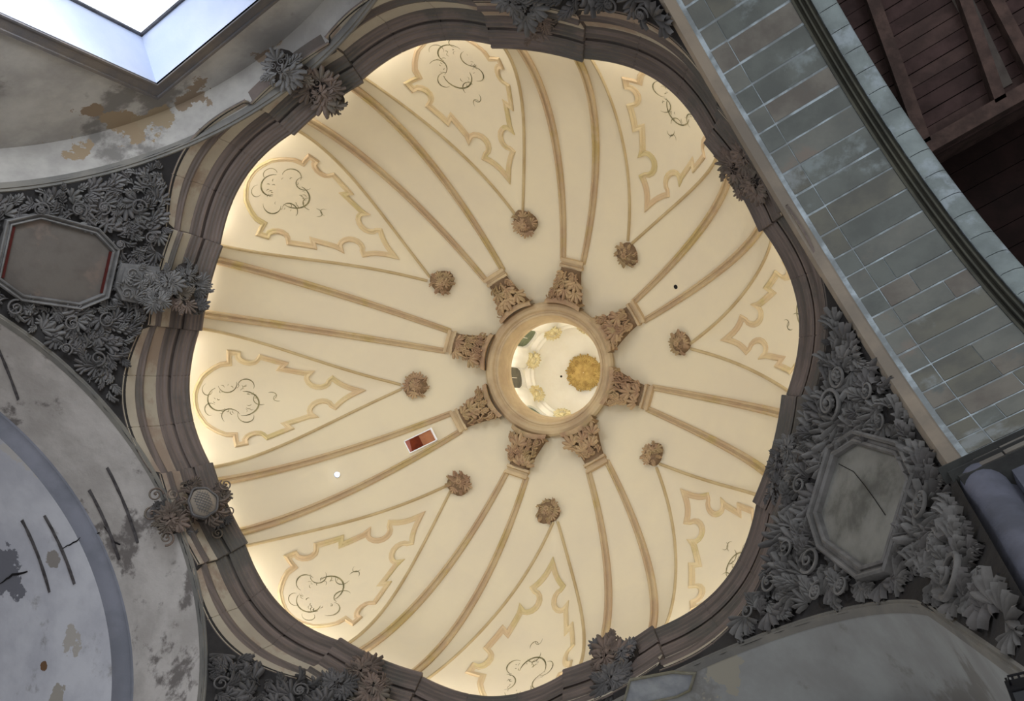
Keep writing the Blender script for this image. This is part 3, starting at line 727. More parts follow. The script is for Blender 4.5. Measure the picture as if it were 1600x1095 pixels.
def shield(root, ps):
    q = ps[0][0]; a = atan2(q.y, q.x); n = Vector((-cos(a) * .75, -sin(a) * .75, -.75)).normalized(); t0 = Vector((-sin(a), cos(a), 0)); t1 = n.cross(t0); c = W(q) + n * .32; K = .98
    mb = MB(); mb.grid([[c + (t0 * cos(b) * .24 + t1 * sin(b) * .21) * r * K + n * (.10 * (1 - r * r)) for b in [2 * pi * j / 24 for j in range(24)]] for r in (1.05, 1, .75, .5, .25, .02)], closed=True, flip=True)
    o = mb.obj('shield', M_MOLDG, root, label='pale bulging oval shield with crossed lines')
    mb = MB()
    for i in range(-3, 4):
        for s in (-1, 1):
            pp = []
            for j in range(9):
                v = -1 + j / 4; x, y = (i / 4 + v * .5), s * (v * .6) 
                if x * x + y * y < .9: pp.append(c + t0 * x * .24 * K + t1 * y * .21 * K + n * (.105 * (1 - x * x - y * y) + .004))
            if len(pp) > 1: mb.tube(pp, .005, 4)
    mb.obj('lattice', M_LEAF, root)
    mb = MB(); rim = [c + (t0 * cos(b) * .26 + t1 * sin(b) * .23) * K * (1 + .05 * sin(3 * b + 1) + .04 * sin(7 * b)) for b in [2 * pi * j / 56 for j in range(56)]]
    mb.sweep(rim, [n] * 56, [(-.02, -.08), (-.02, .01), (-.01, .03), (.01, .025), (.02, .01), (.02, -.08)], closed=True); mb.obj('rim', M_LEAFD, root)
    for px, py, sz in ((243, 776, .13), (237, 806, .14), (260, 843, .13), (270, 775, .10), (352, 760, .11), (358, 800, .10), (340, 835, .10)):
        x, y = bph(px, py, 2.50 if px < 290 else 2.66); p = P(x, y, 2.50 if px < 290 else 2.66) + n * .08; inst('scroll', leaf_mesh('scroll', M_LEAFW), root, frame(p, n, t0 * cos(px) + t1 * sin(px), sz * 1.7, sz * 2.6))
    for b in [2 * pi * j / 17 + .1 * (j % 3) for j in range(17)]:
        d = t0 * cos(b) + t1 * sin(b); inst('tendril' if int(b * 3) % 2 else 'scroll', leaf_mesh('curl' if int(b * 3) % 2 else 'scroll', M_LEAFW), root, frame(c + d * .21 - n * .04, n + d * .4, d + n * .25, .26 if int(b * 3) % 2 else .13))
cluster('leaf_cluster', 'scrolled shield ornament with pale crossed face on the lower left cornice', [(316, 792, 2.62, .060, W1, 2), (266, 812, 2.51, .058, W1, 1), (345, 770, 2.66, .04, W1, 1), (345, 810, 2.66, .04, D1, 1), (300, 760, 2.60, .035, W1, 0), (290, 835, 2.56, .04, D1, 0), (250, 795, 2.50, .035, D1, 0)], seed=3, extra=shield)
cluster('leaf_cluster', 'dark leaf cluster on the bottom left cornice', [(565, 1052, 2.64, .070, W1, 2), (500, 1082, 2.52, .060, D1, 2), (530, 1070, 2.55, .06, D1, 1), (585, 1075, 2.58, .06, W1, 0)], seed=4)
cluster('leaf_cluster', 'dark spiky leaf cluster on the bottom right cornice', [(952, 1028, 2.67, .075, W1, 3), (960, 1062, 2.58, .070, D1, 2), (975, 1020, 2.66, .05, D1, 1), (935, 1010, 2.72, .035, D1, 0)], seed=5)
cluster('leaf_cluster', 'grey leaf cluster where lower right pendentive foliage meets the cornice', [(1222, 722, 2.66, .060, D1, 2), (1245, 745, 2.56, .060, G1, 2), (1235, 700, 2.58, .055, G1, 1), (1215, 765, 2.60, .05, D1, 1)], seed=6)
cluster('leaf_cluster', 'brown leaf cluster against the stone arch on the right cornice', [(1150, 262, 2.68, .070, W1, 3), (1168, 245, 2.60, .060, W1, 2), (1182, 285, 2.62, .060, W1, 2), (1160, 295, 2.70, .04, W1, 0), (1138, 235, 2.70, .04, D1, 0)], seed=7)
cluster('leaf_cluster', 'grey and pink leaf cluster on the top cornice', [(835, 45, 2.66, .055, W1, 2), (820, 12, 2.54, .075, G1, 2), (850, 30, 2.60, .05, W1, 1), (800, 0, 2.50, .06, G1, 1)], seed=8)

# ------------------------------------------------------------------ arms: barrel vaults
RA = {k: sqrt(RS ** 2 - AD[k] ** 2) for k in AD}
def archpts(k, R, n=56, low=0.0):     # (s, z) down one side, over the crown, down the other
    t1 = math.acos(min(1, .2509 / RA[k])); zs_ = ZC + R * cos(t1); half = []
    if low >= zs_: t1 = math.acos((low - ZC) / R)
    for z in [] if low >= zs_ else [low] + [low + (zs_ - low) * (i / 10) ** .7 for i in range(1, 10)]:
        zz = z + (1.87 - zs_) * max(0, (z - low) / (zs_ - low)); half.append((sqrt(rsurf(zz) ** 2 - AD[k] ** 2) + (R - RA[k]), z))
    out = [(-a_, z) for a_, z in half]
    for j in range(n + 1):
        t = -t1 + 2 * t1 * j / n; out.append((R * sin(t), ZC + R * cos(t)))
    return out + half[::-1]
def barrel(mb, k, d0, d1, R, n=60, lowz=0.0, mi=0):
    mb.grid([[arm(k, d, a_, z) for a_, z in archpts(k, R, n, lowz)] for d in [d0 + (d1 - d0) * i / 4 for i in range(5)]], mi=mi)
def arc_strip(mb, k, pts, n=64, mi=0, low=0.0):      # pts: (d, R) profile carried round the arch
    mb.grid([[arm(k, d, a_, z) for a_, z in archpts(k, R, n, low)] for d, R in pts], mi=mi)
def bw(k, px, py, R): 
    q = on_barrel(px, py, k, R); return tuple(arm(k, *q))
def wallp(k, px, py, d):
    a = AN[k]; nv = Vector((cos(a), sin(a), 0)); r = ray(px, py); q = O + r * ((d - nv.dot(O)) / nv.dot(r)); return tuple(W(q))

# A: short vault, then the wall with the big window
blA = [(wallp('A', 185, 190, 1.2), .34, (146, 128, 104), .9, ((0.66, -0.75, 0), 1.6)), (wallp('A', 245, 180, 1.2), .26, (148, 132, 108), .9), (wallp('A', 145, 168, 1.2), .20, (134, 116, 96), .9),
       (wallp('A', 120, 235, 1.2), .40, (148, 130, 106), .8), (wallp('A', 75, 265, 1.2), .26, (148, 130, 106), .8), (bw('A', 300, 140, RA['A']), .35, (138, 122, 104), .7), (bw('A', 410, 60, RA['A']), .30, (138, 122, 106), .7)]
M_WA = mat('window arm plaster', (182, 178, 171), (152, 148, 143), 0.9, bump=0.35, bscale=5, c3=(122, 118, 113), s3=0.55, lo3=0.54, hi3=0.62, blobs=blA)
mb = MB(); barrel(mb, 'A', AD['A'] + .012, 1.203, RA['A'], lowz=0.6)
tag(mb.obj('ceiling_window_vault', M_WA, angle=50), 'short plaster vault in front of the big window', kind='structure')
mb = MB(); D = 1.20; HW, ZT, ZB = .334, 2.332, 1.25
cols = [-.94 + i * .02 for i in range(95)]; cols = sorted(set([round(c, 4) for c in cols if abs(abs(c) - HW) > .004] + [-HW, HW]))
for i in range(len(cols) - 1):
    s0, s1 = cols[i], cols[i + 1]; mid = (s0 + s1) / 2
    t0, t1 = ZC + sqrt(max(0, RA['A'] ** 2 - s0 * s0)), ZC + sqrt(max(0, RA['A'] ** 2 - s1 * s1))
    if abs(mid) < HW:
        mb.add([arm('A', D, s0, ZT), arm('A', D, s1, ZT), arm('A', D, s1, t1), arm('A', D, s0, t0)], [(0, 1, 2, 3)])
        mb.add([arm('A', D, s0, .6), arm('A', D, s1, .6), arm('A', D, s1, ZB), arm('A', D, s0, ZB)], [(0, 1, 2, 3)])
    else: mb.add([arm('A', D, s0, .6), arm('A', D, s1, .6), arm('A', D, s1, t1), arm('A', D, s0, t0)], [(0, 1, 2, 3)])
tag(mb.obj('wall_window', M_WA, smooth=False), 'peeling plaster end wall around the big window at top left', kind='structure')
wr = empty('window_1', arm('A', 1.29, 0, ZB)); tag(wr, 'large bright white window with deep plastered reveal at top left', kind='structure')
I_ = .316
mb = MB(); o4 = [(-HW, ZB), (HW, ZB), (HW, ZT), (-HW, ZT)]; i4 = [(-I_, ZB), (I_, ZB), (I_, ZT + .012), (-I_, ZT + .012)]
rows = []
for t in [i / 6 for i in range(7)]: rows.append([arm('A', 1.20 + .185 * t, a[0] + (b[0] - a[0]) * t, a[1] + (b[1] - a[1]) * t) for a, b in zip(o4, i4)])
mb.grid(rows, closed=True); mb.obj('reveal', M_WHITE, wr, smooth=False)
M_PANE = mat('daylit glass', (255, 255, 255), rough=.3, bump=0, emit=((236, 243, 255), 1.35))
M_SASH = mat('window frame wood', (92, 92, 96), (70, 70, 74), 5, bump=.3)
for s0, s1 in ((-I_, 0), (0, I_)):
    for z0, z1 in ((ZB, 1.8), (1.8, ZT + .012)):
        mb = MB(); mb.add([arm('A', 1.386, s0, z0), arm('A', 1.386, s1, z0), arm('A', 1.386, s1, z1), arm('A', 1.386, s0, z1)], [(0, 1, 2, 3)]); mb.obj('pane', M_PANE, wr, smooth=False)
def bar(mb, k, d, s0, z0, s1, z1, w, dd):
    if abs(s0 - s1) < 1e-6: c = [(s0 - w, z0), (s0 + w, z0), (s0 + w, z1), (s0 - w, z1)]
    else: c = [(s0, z0 - w), (s1, z0 - w), (s1, z0 + w), (s0, z0 + w)]
    mb.box([arm(k, d, *q) for q in c] + [arm(k, d + dd, *q) for q in c])
mb = MB()
for s in (-I_ + .004, 0, I_ - .004): bar(mb, 'A', 1.378, s, ZB, s, ZT + .012, .0045, .008)
for z in (ZB + .005, 1.8, ZT + .007): bar(mb, 'A', 1.378, -I_, z, I_, z, .0045, .008)
mb.obj('window_frame', M_SASH, wr, smooth=False)
mb = MB()
for (e0, e1, dd) in ((.0, .050, .006), (.042, .052, .012), (.0, .006, .010)):
    for side in (-1, 1): 
        a_, b_ = HW + e0, HW + e1; mb.box([arm('A', 1.2, side * a_, .9), arm('A', 1.2, side * b_, .9), arm('A', 1.2, side * b_, ZT + e1), arm('A', 1.2, side * a_, ZT + e0), arm('A', 1.2 - dd, side * a_, .9), arm('A', 1.2 - dd, side * b_, .9), arm('A', 1.2 - dd, side * b_, ZT + e1), arm('A', 1.2 - dd, side * a_, ZT + e0)])
    mb.box([arm('A', 1.2, -HW - e0, ZT + e0), arm('A', 1.2, HW + e0, ZT + e0), arm('A', 1.2, HW + e1, ZT + e1), arm('A', 1.2, -HW - e1, ZT + e1), arm('A', 1.2 - dd, -HW - e0, ZT + e0), arm('A', 1.2 - dd, HW + e0, ZT + e0), arm('A', 1.2 - dd, HW + e1, ZT + e1), arm('A', 1.2 - dd, -HW - e1, ZT + e1)])
M_SURR = mat('window surround', (122, 113, 104), (98, 96, 98), 1.2, bump=.3)
mb.obj('surround', M_SURR, wr, smooth=False)

# arch edge mouldings on every arch face
for k, w, h, m in (('A', .018, .012, M_MOLD), ('C', .014, .008, M_MOLD), ('E', .012, .008, M_MOLD)):
    mb = MB(); R = RA[k]
    arc_strip(mb, k, [(AD[k] - .004, R + w), (AD[k] - h, R + w * .8), (AD[k] - h, R + w * .35), (AD[k] - h * .4, R + w * .25), (AD[k] - h * .4, R - .001), (AD[k] + .016, R - .001)])
    o = mb.obj('trim_%d' % {'A': 4, 'C': 5, 'E': 6}[k], m, angle=30); tag(o, {'A': 'grey moulding along the window arm arch', 'C': 'thin grey moulding along the left arch', 'E': 'thin grey moulding along the bottom right arch'}[k], kind='structure')

# C: peeling vault with timber battens and a rounded transverse step
RC = RA['C']; R2 = .858
blC = [(bw('C', 0, 895, R2), .46, (112, 112, 118), .5), (bw('C', 82, 872, R2), .16, (140, 134, 128), .4), (bw('C', 68, 1040, R2), .08, (112, 84, 60), .5), (bw('C', 110, 1000, R2), .18, (172, 166, 158), .9), (bw('C', 90, 1085, R2), .16, (158, 152, 142), .9), (bw('C', 40, 700, R2), .4, (186, 182, 178), 1.0)]
M_C1 = mat('left vault plaster', (188, 182, 176), (166, 160, 154), 1.3, bump=.5, bscale=4, c3=(114, 108, 104), s3=.9, lo3=.53, hi3=.60, bdist=.04)
M_C2 = mat('left inner vault plaster', (198, 198, 202), (178, 178, 184), 1.0, bump=.35, bscale=4, c3=(136, 132, 130), s3=.8, lo3=.58, hi3=.68, blobs=blC)
M_C3 = mat('left vault step', (130, 131, 140), (114, 116, 124), 1.2, bump=.25)
mb = MB(); barrel(mb, 'C', AD['C'] + .012, 1.395, RC); cv = mb.obj('ceiling_left_vault', M_C1, angle=50); tag(cv, 'mottled peeling plaster vault of the left arm', kind='structure')
mb = MB(); arc_strip(mb, 'C', [(1.390, RC), (1.398, RC - .006)] + [(1.395 + .030 * sin(t), RC - .006 - (RC - .006 - R2) * (1 - cos(t))) for t in [pi / 2 * i / 8 for i in range(9)]])
mb.obj('transverse_step', M_C3, cv, angle=60, label='smooth blue grey rounded step across the vault')
mb = MB(); barrel(mb, 'C', 1.424, 2.3, R2); c2 = mb.obj('ceiling_left_inner_vault', M_C2, angle=50); tag(c2, 'pale cracked plaster vault beyond the rounded step', kind='structure')
mb = MB(); n_ = 32; mb.v = [arm('C', 2.3, 0, ZC)] + [arm('C', 2.3, R2 * sin(rad(-90 + 180 * j / n_)), ZC + R2 * cos(rad(-90 + 180 * j / n_))) for j in range(n_ + 1)]; mb.f = [(0, j + 1, j + 2) for j in range(n_)]
mb.f.append((0, 1, n_ + 2, n_ + 3)); mb.v += [arm('C', 2.3, -R2, 0), arm('C', 2.3, R2, 0)]; mb.f[-1] = (n_ + 2, n_ + 3, n_ + 1, 1); mb.m = [0] * len(mb.f)
tag(mb.obj('wall_left', M_C2, smooth=False), 'pale plaster end wall of the left arm', kind='structure')
M_BAT = mat('old batten wood', (92, 88, 88), (66, 62, 62), 8, bump=.5, stretch=(1, 1, 1))
BATS = [((140, 765), (187, 874), RC, 'shorter, broken dark batten nearer the rounded step, on the mottled vault'), ((168, 730), (216, 848), RC, 'long thin batten on the mottled vault, nearest the cornice'),
        ((35, 812), (78, 925), R2, 'thin batten furthest left on the pale inner vault'), ((70, 805), (117, 912), R2, 'thin batten beside the square hole, next to the rounded step'), ((-2, 545), (29, 624), RC, 'dark batten at the left edge below the left pendentive')]
for i, (a, b, R, lab) in enumerate(BATS):
    d0, s0, z0 = on_barrel(*a, 'C', R); d1, s1, z1 = on_barrel(*b, 'C', R); rnd = random.Random(i); n = 10
    mb = MB(); rows = []; t0, t1 = math.asin(s0 / R), math.asin(s1 / R)
    for j in range(n + 1):
        t = t0 + (t1 - t0) * j / n; d = d0 + (d1 - d0) * j / n; w = .0045 * rnd.uniform(.8, 1.15); Rr = R - .006 * rnd.uniform(.7, 1)
        rows.append([arm('C', d + u, rr * sin(t), ZC + rr * cos(t)) for u, rr in ((-w, R + .002), (-w, Rr), (w, Rr), (w, R + .002))])
    mb.grid(rows); m_ = len(rows[0]); mb.f.append((0, 1, 2, 3)); mb.m.append(0); mb.f.append(tuple(len(mb.v) - 4 + q for q in range(4))); mb.m.append(0)
    o = mb.obj('batten', M_BAT, smooth=False, origin=arm('C', (d0 + d1) / 2, (s0 + s1) / 2, (z0 + z1) / 2)); tag(o, lab, 'batten', 'wooden battens let into the left vault')
def crack(pts, parent, fn, w=.010):
    mb = MB(); path = []; rnd = random.Random(len(pts))
    for i in range(len(pts) - 1):
        for j in range(4):
            t = j / 4; path.append(Vector(fn(pts[i][0] * (1 - t) + pts[i + 1][0] * t + rnd.uniform(-1.2, 1.2), pts[i][1] * (1 - t) + pts[i + 1][1] * t + rnd.uniform(-1.2, 1.2))))
    mb.tube(path, [w * (.4 + .8 * sin(pi * i / len(path))) for i in range(len(path))], 4); mb.obj('crack', M_DARK, parent)
crack([(0, 912), (20, 898), (50, 892)], c2, lambda x, y: bw('C', x, y, R2 - .001), .02)
crack([(95, 858), (115, 848), (128, 838)], c2, lambda x, y: bw('C', x, y, R2 - .001), .012)
crack([(140, 834), (160, 832)], cv, lambda x, y: bw('C', x, y, RC - .001), .010)
crack([(163, 822), (180, 848), (190, 852)], cv, lambda x, y: bw('C', x, y, RC - .001), .014)

# E: bottom arm
RE = RA['E']
M_E = mat('lower vault plaster', (150, 152, 150), (136, 136, 134), 1.2, bump=.3, bscale=4, c3=(122, 120, 116), s3=.7, lo3=.56, hi3=.64, blobs=[(bw('E', 1130, 1045, RE), .35, (150, 145, 132), .9)])
M_E2 = mat('lower end wall', (112, 112, 120), (98, 98, 104), 1.5, bump=.3)
mb = MB(); barrel(mb, 'E', AD['E'] + .012, 1.315, RE); ev = mb.obj('ceiling_lower_vault', M_E, angle=50); tag(ev, 'pale streaked plaster vault of the bottom right arm', kind='structure')
mb = MB(); arc_strip(mb, 'E', [(1.315, RE), (1.322, RE - .02), (1.335, RE - .022), (1.335, RE - .05), (1.36, RE - .06), (2.0, RE - .06)]); tag(mb.obj('trim_7', M_E2, angle=30), 'grey stepped rear edge of the bottom right vault', kind='structure')
# sunken tablet in the crown of the lower vault
root = empty('vault_panel', Vector(bw('E', 1050, 1075, RE))); tag(root, 'small pointed recessed panel with mossy edge beside the bottom right cornice', 'panel')
pp = [(985, 1062), (1050, 1050), (1086, 1052), (1078, 1078), (1058, 1088), (1000, 1100), (975, 1098)]
def eb(px, py, R=RE): return Vector(bw('E', px, py, R))
ce = eb(1035, 1076, RE - .004); mb = MB(); mb.v = [ce] + [eb(x, y, RE - .004) for x, y in pp]; mb.f = [(0, i + 1, (i + 1) % 7 + 1) for i in range(7)]; mb.m = [0] * 7; mb.obj('tablet', mat('tablet plaster', (150, 152, 152), (126, 128, 132), 3), root, smooth=False)
nv = armdir('E', 0, -sin(-.18), -cos(.18)).normalized(); mb = MB(); mb.sweep([eb(x, y, RE - .003) for x, y in pp], [nv] * 7, [(-.016, -.02), (-.016, .02), (0, .03), (.016, .02), (.016, -.02)], closed=True); mb.obj('edging', mat('mossy edging', (112, 108, 90), (134, 130, 118), 5), root, angle=25, label='mossy green edging')

# ------------------------------------------------------------------ G: stone arch
RG = RA['G']
M_MORT = mat('mortar', (134, 140, 142), (186, 198, 206), 2.6, bump=.3, lo=.42, hi=.66)
M_BLK = [mat('stone block %d' % i, c, c2, 1.2 + i * .3, bump=.45, bscale=9, c3=c3, s3=1.1, lo3=.56, hi3=.66) for i, (c, c2, c3) in enumerate((
    ((122, 123, 117), (106, 108, 104), (128, 120, 112)), ((112, 116, 112), (98, 101, 98), (132, 140, 140)), ((126, 122, 114), (108, 103, 97), (104, 108, 106)), ((114, 113, 104), (100, 100, 95), (136, 141, 141))))]
M_ROLL = mat('arch roll stone', (142, 152, 152), (120, 128, 128), 1.6, bump=.4, c3=(156, 166, 172), s3=1.4)
M_GRV = mat('arch groove stone', (86, 85, 75), (70, 70, 64), 1.6, bump=.3)
ga = empty('stone_arch', arm('G', 1.25, 0, ZC + RG)); tag(ga, 'grey ashlar stone arch with pale mortar joints crossing the right side', kind='structure')
mb = MB(); arc_strip(mb, 'G', [(AD['G'] + .0, RG + .035), (AD['G'] - .006, RG + .02), (AD['G'] - .008, RG + .004), (AD['G'], RG), (1.118, RG), (1.120, RG + .0006), (1.353, RG + .0006), (1.3535, RG + .014), (1.395, RG + .014), (1.3955, RG + .0006), (1.40, RG + .0006), (1.45, RG + .02)], low=1.93); mb.obj('mortar_bed', M_MORT, ga, angle=30)
mb = MB(); arc_strip(mb, 'G', [(AD['G'] - .010, RG + .034), (AD['G'] - .014, RG + .02), (AD['G'] - .012, RG + .008), (AD['G'] - .004, RG - .004), (1.101, RG - .005), (1.105, RG - .001), (1.107, RG + .006)], low=1.93); mb.obj('edge_strip', M_MOLDG, ga, angle=30, label='beige edge strip beside the cornice')
mb = MB()
arc_strip(mb, 'G', [(1.352, RG + .006), (1.352, RG - .004), (1.358, RG - .004), (1.360, RG + .010), (1.366, RG + .010), (1.368, RG - .002), (1.372, RG - .002), (1.374, RG + .010), (1.380, RG + .010), (1.382, RG - .004), (1.386, RG - .004), (1.388, RG + .010), (1.394, RG + .010)], low=1.9)
mb.obj('groove_moulding', M_GRV, ga, angle=25)
rnd = random.Random(11)
def vblock(d0, d1, t0, t1, top, m, nm):
    mb = MB(); g = .0005; n = 3; b = .0008; rows = []; gt = rnd.uniform(.0022, .0042)
    D0, D1, T0, T1 = d0 + g, d1 - g, t0 + gt / RG, t1 - gt / RG
    j1 = rnd.uniform(-.0006, .0006)
    for j in range(n + 1):
        t = T0 + (T1 - T0) * j / n
        rows.append([arm('G', d, R * sin(t), ZC + R * cos(t)) for d, R in ((D0, RG + .01), (D0, RG + b + j1), (D0 + b, RG - top + j1), (D1 - b, RG - top + j1), (D1, RG + b + j1), (D1, RG + .01))])
    mb.grid(rows); c = 6
    mb.f.append(tuple(range(c))); mb.m.append(0); mb.f.append(tuple(range(n * c, n * c + c))[::-1]); mb.m.append(0)
    mb.obj(nm, m, ga, smooth=False)
step = .0745; t = -0.95; i = 0
while t < 1.22:
    st = step * rnd.uniform(.9, 1.1); m = rnd.choice(M_BLK)
    vblock(1.117, 1.167, t, t + st, .001, rnd.choice(M_BLK), 'edge_block')
    low = t > .32
    if low and rnd.random() < .6:
        sp_ = rnd.uniform(1.21, 1.30); vblock(1.168, sp_, t, t + st, .0015, m, 'stone_block'); vblock(sp_, 1.352, t, t + st, .0015, rnd.choice(M_BLK), 'stone_block')
    else: vblock(1.168, 1.352, t, t + st, .0015, m, 'stone_block')
    # outer chamfered roll piece
    mb = MB(); rows = []
    for j in range(4):
        a = t + .001 + (st - .002) * j / 3; rows.append([arm('G', d, R * sin(a), ZC + R * cos(a)) for d, R in ((1.396, RG + .01), (1.396, RG), (1.402, RG - .003), (1.428, RG - .001), (1.444, RG + .006), (1.450, RG + .014), (1.452, RG + .12))])
    mb.grid(rows); mb.obj('roll_block', M_ROLL, ga, angle=60)
    t += st; i += 1
# spandrel above the arch on the nave side
mb = MB(); n = 40; rows = []
mb.grid([[arm('G', 1.453, (RG + .10) * sin(rad(-88 + 176 * j / n)), ZC + (RG + .10) * cos(rad(-88 + 176 * j / n))) for j in range(n + 1)], [arm('G', 1.453, 1.25 * (-1 + 2 * j / n), 3.1) for j in range(n + 1)]])
tag(mb.obj('wall_spandrel', M_BLK[1]), 'nave side wall over the stone arch', kind='structure')
# impost and pier carrying the arch
M_IMP = mat('impost stone', (70, 72, 70), (58, 58, 58), 2.5, bump=.3)
M_PIER = mat('pier plaster', (108, 110, 124), (88, 90, 100), 1.4, bump=.3)
M_PIER2 = mat('pier face plaster', (130, 134, 150), (100, 102, 114), 2.2, bump=.4)
imp = MB(); sgn = 1
for (z0, z1, e) in ((1.905, 1.925, .0), (1.925, 1.940, .012), (1.870, 1.905, -.012)):
    s0 = .862 - e; imp.box([arm('G', d, s, z) for z in (z0, z1) for d, s in ((1.068 - e, s0), (1.52, s0), (1.52, 1.05), (1.068 - e, 1.05))])
root = imp.obj('impost', M_IMP, smooth=False, origin=arm('G', 1.25, .95, 1.9)); tag(root, 'dark stone impost block carrying the foot of the stone arch', 'impost')
pr = MB()
side = [(.862, 1.905), (.872, 1.87), (.909, 1.80), (.935, 1.68), (.951, 1.574), (.972, 1.46), (.988, 1.36), (1.0, 1.2), (1.005, 1.0), (1.005, 0.0)]
rows = []
for s_, z in side:
    d = dlim('G', z); row = [arm('G', d - .01, s_ + .14, z)]
    row += [arm('G', d + .038 - .040 * cos(q), s_ + .045 - .045 * sin(q) + .004, z) for q in [pi * i / 10 for i in range(11)]]
    row += [arm('G', d + .085, s_ + .055, z), arm('G', d + .09, s_ + .028, z), arm('G', 1.46, s_ + .028, z), arm('G', 1.46, s_ + .2, z)]
    rows.append(row)
pr.grid(rows)
tag(pr.obj('wall_pier', [M_PIER], angle=40), 'blue grey plastered pier with rounded corner below the impost', kind='structure')

# ------------------------------------------------------------------ timber ceiling beyond the stone arch
M_TIM = [mat('dark boards %d' % i, c, c2, 3, bump=.5, bscale=12, rough=.85) for i, (c, c2) in enumerate((((80, 62, 60), (64, 49, 47)), ((86, 68, 64), (68, 54, 51)), ((74, 57, 55), (60, 46, 44))))]
M_BEAM = mat('timber beam', (92, 74, 68), (70, 57, 53), 4, bump=.5)
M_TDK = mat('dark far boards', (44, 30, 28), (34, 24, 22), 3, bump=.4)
tc = empty('ceiling_timber', arm('G', 1.8, 0, 2.8)); tag(tc, 'dark reddish boarded timber ceiling beyond the stone arch', kind='structure')
def tbox(nm, d0, d1, s0, s1, z0, z1, m, lab=None, skew=0.0):
    mb = MB(); mb.box([arm('G', d + skew * s, s, z) for z in (z0, z1) for d, s in ((d0, s0), (d1, s0), (d1, s1), (d0, s1))]); mb.obj(nm, m, tc, smooth=False, label=lab)
rnd = random.Random(21); s = -1.0
while s < .135:
    w = rnd.uniform(.036, .046); dz = rnd.uniform(0, .004)
    tbox('plank', 1.462, 2.6, s + .0012, s + w - .0012, 2.80 + dz, 2.82, rnd.choice(M_TIM)); s += w
s = .13
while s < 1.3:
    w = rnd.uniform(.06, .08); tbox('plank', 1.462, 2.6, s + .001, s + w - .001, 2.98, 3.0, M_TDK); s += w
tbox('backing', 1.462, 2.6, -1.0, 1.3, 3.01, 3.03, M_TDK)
tbox('beam', 1.498, 1.532, -1.0, .135, 2.745, 2.80, M_BEAM, skew=-.20)
tbox('beam', 1.715, 1.745, -1.0, .135, 2.745, 2.80, M_BEAM, skew=-.22)
tbox('beam', 1.80, 1.83, -1.0, .175, 2.745, 2.80, M_BEAM, skew=-.10)
tbox('cross_beam', 1.462, 2.6, .125, .165, 2.745, 3.0, M_BEAM)
mb = MB(); mb.add([arm('G', 1.75, -.2, 2.797), arm('G', 1.80, -.2, 2.797), arm('G', 1.76, .1, 2.797), arm('G', 1.73, .1, 2.797)], [(0, 1, 2, 3)]); mb.obj('grey_board', mat('grey board', (104, 96, 90), (88, 80, 76), 4), tc, smooth=False)
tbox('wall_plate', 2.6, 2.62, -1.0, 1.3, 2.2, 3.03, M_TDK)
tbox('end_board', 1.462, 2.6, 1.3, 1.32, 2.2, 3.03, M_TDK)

# ------------------------------------------------------------------ small things on the dome
r, a = dome_hit(657, 689); c = domep(r, a); n = domen(r, a); mer = (domep(r - .02, a) - c).normalized(); sd = mer.cross(n)
d0 = domep(*dome_hit(636, 697)); d1 = domep(*dome_hit(680, 679)); lx = (d1 - d0).length / 2; ly = .145
root = empty('hatch_window', c); tag(root, 'small white framed hatch window with a rust red shutter in the lower left rib bay', 'window')
def hp(u, v, h): return c + mer * u + sd * v + n * h
def hbox(mb, u0, u1, v0, v1, h0, h1): mb.box([hp(u, v, h) for h in (h0, h1) for u, v in ((u0, v0), (u1, v0), (u1, v1), (u0, v1))])
mb = MB(); hbox(mb, lx - .03, lx, -ly, ly, -.03, .09); hbox(mb, -lx, lx, -ly, -ly + .018, -.03, .05); hbox(mb, -lx, lx, ly - .018, ly, -.03, .05); hbox(mb, -lx, -lx + .02, -ly, ly, -.03, .03)
mb.obj('frame', mat('hatch frame white', (250, 250, 252), bump=0), root, smooth=False)
M_RUST = mat('rust red wood', (120, 52, 28), (96, 38, 20), 5, bump=.3); M_SAL = mat('salmon wood', (176, 118, 84), (160, 104, 74), 5, bump=.3)
mb = MB(); hbox(mb, -lx + .02, .01, -ly + .018, ly - .018, .0, .02); mb.obj('shutter', M_RUST, root, smooth=False, label='rust red shutter')
mb = MB(); hbox(mb, .01, lx - .03, -ly + .018, ly - .018, .0, .012); mb.obj('shutter', M_SAL, root, smooth=False, label='salmon coloured shutter half')
mb = MB(); mb.add([hp(-lx + .02, -ly + .02, .025), hp(-lx + .12, -ly + .02, .025), hp(-lx + .06, ly - .02, .025), hp(-lx + .02, ly - .02, .025)], [(0, 1, 2, 3)]); mb.obj('edge_board', mat('pink board', (168, 104, 92), bump=0), root, smooth=False)
r, a = dome_hit(526, 742); c = domep(r, a); n = domen(r, a); root = empty('spot_lamp', c); tag(root, 'tiny glowing white spot lamp between the lower left ribs', 'lamp')
mb = MB(); mb_ball(mb, c + n * .05, .04, 12, 8); mb.obj('bulb', mat('lamp glow', (255, 255, 255), bump=0, emit=((240, 246, 255), 5)), root)
mb = MB(); mb.tube([c - n * .02, c + n * .03], .06, 12); mb.obj('socket', M_WHITE, root)
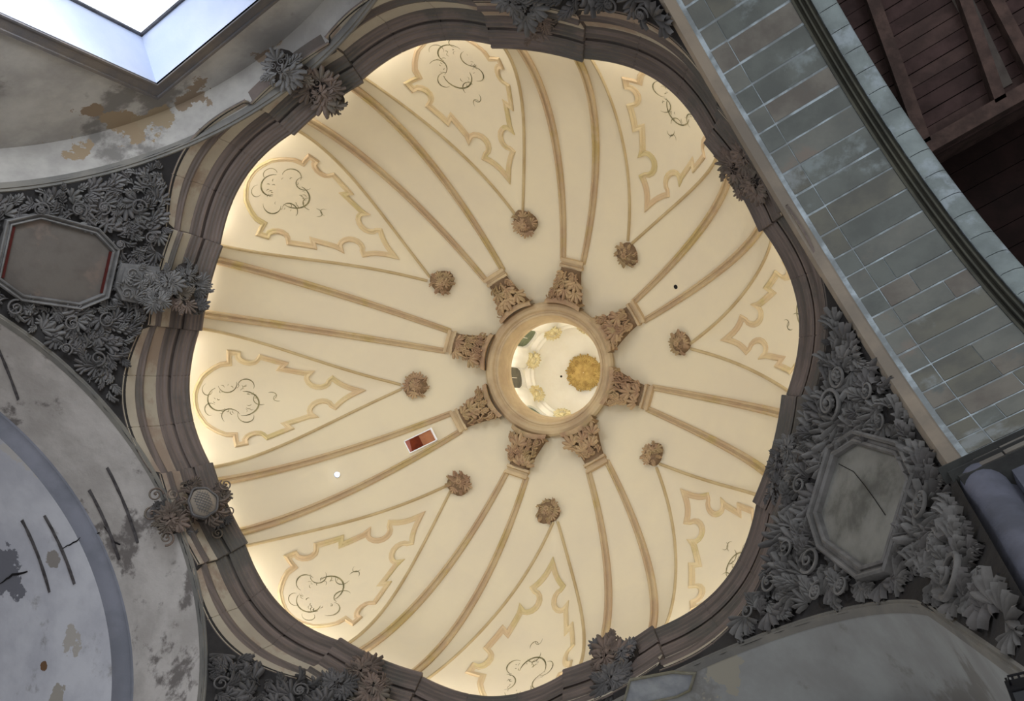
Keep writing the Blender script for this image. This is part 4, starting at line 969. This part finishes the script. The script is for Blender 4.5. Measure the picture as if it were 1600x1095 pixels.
for px, py, rr, lab in ((1056, 448, .035, 'small round dark hole between the upper right ribs'),):
    r, a = dome_hit(px, py); c = domep(r, a); n = domen(r, a); mb = MB(); t0 = n.orthogonal().normalized(); t1 = n.cross(t0)
    mb.grid([[c + n * h + (t0 * cos(2 * pi * j / 14) + t1 * sin(2 * pi * j / 14)) * q for j in range(14)] for q, h in ((rr * 1.25, -.01), (rr * 1.2, .012), (rr, .012), (rr * .9, .004), (.001, .004))], closed=True)
    mb.obj('vent_hole', M_DARK, dome, label=lab)
dd = ray(877, 588); 
for i in range(200):
    h = H0 + 1.2 + i * .0015; q = O + dd * h; rr = hypot(q.x, q.y); zz = LZ1 + .145 * sqrt(max(0, 1 - (rr / (RW - .03)) ** 2)) if rr < RW - .03 else LZ1
    if h - H0 >= zz: break
mb = MB(); mb_ball(mb, W(q) + Vector((0, 0, -.01)), .028, 8, 6); mb.obj('vent_hole', M_DARK, dome, label='tiny dark hole in the lantern cap')

# black floodlight at the lower right edge
x, y = bph(1590, 1076, 1.12); c = P(x, y, 1.12); root = empty('floodlight', c); tag(root, 'black floodlight on a bracket at the bottom right corner', 'lamp')
ux = Vector((.80, -.28, .0)).normalized(); uy = Vector((.28, .80, .35)).normalized(); uz = ux.cross(uy)
FS = .40
ux, uy, uz = ux * FS, uy * FS, uz * FS
def fb(mb, x0, x1, y0, y1, z0, z1, t=1.0): mb.box([c + ux * x + uy * y * (t if z > z0 else 1) + uz * z for z in (z0, z1) for x, y in ((x0, y0), (x1, y0), (x1, y1), (x0, y1))])
mb = MB(); fb(mb, -.12, .30, -.10, .30, -.12, .10, .8)
for i in range(5): fb(mb, -.10 + i * .08, -.07 + i * .08, -.08, .28, .10, .16)
mb.obj('housing', M_BLACK, root, smooth=False)
mb = MB(); mb.tube([c + ux * -.06 + uy * -.08, c + ux * -.06 + uy * -.22, c + ux * .30 + uy * -.22, c + ux * .30 + uy * -.06], .007, 6); mb.obj('bracket', M_BLACK, root)
mb = MB(); fb(mb, -.08, .26, -.06, .26, -.135, -.12); mb.obj('glass', mat('lamp glass', (60, 62, 66), rough=.15, bump=0), root, smooth=False)
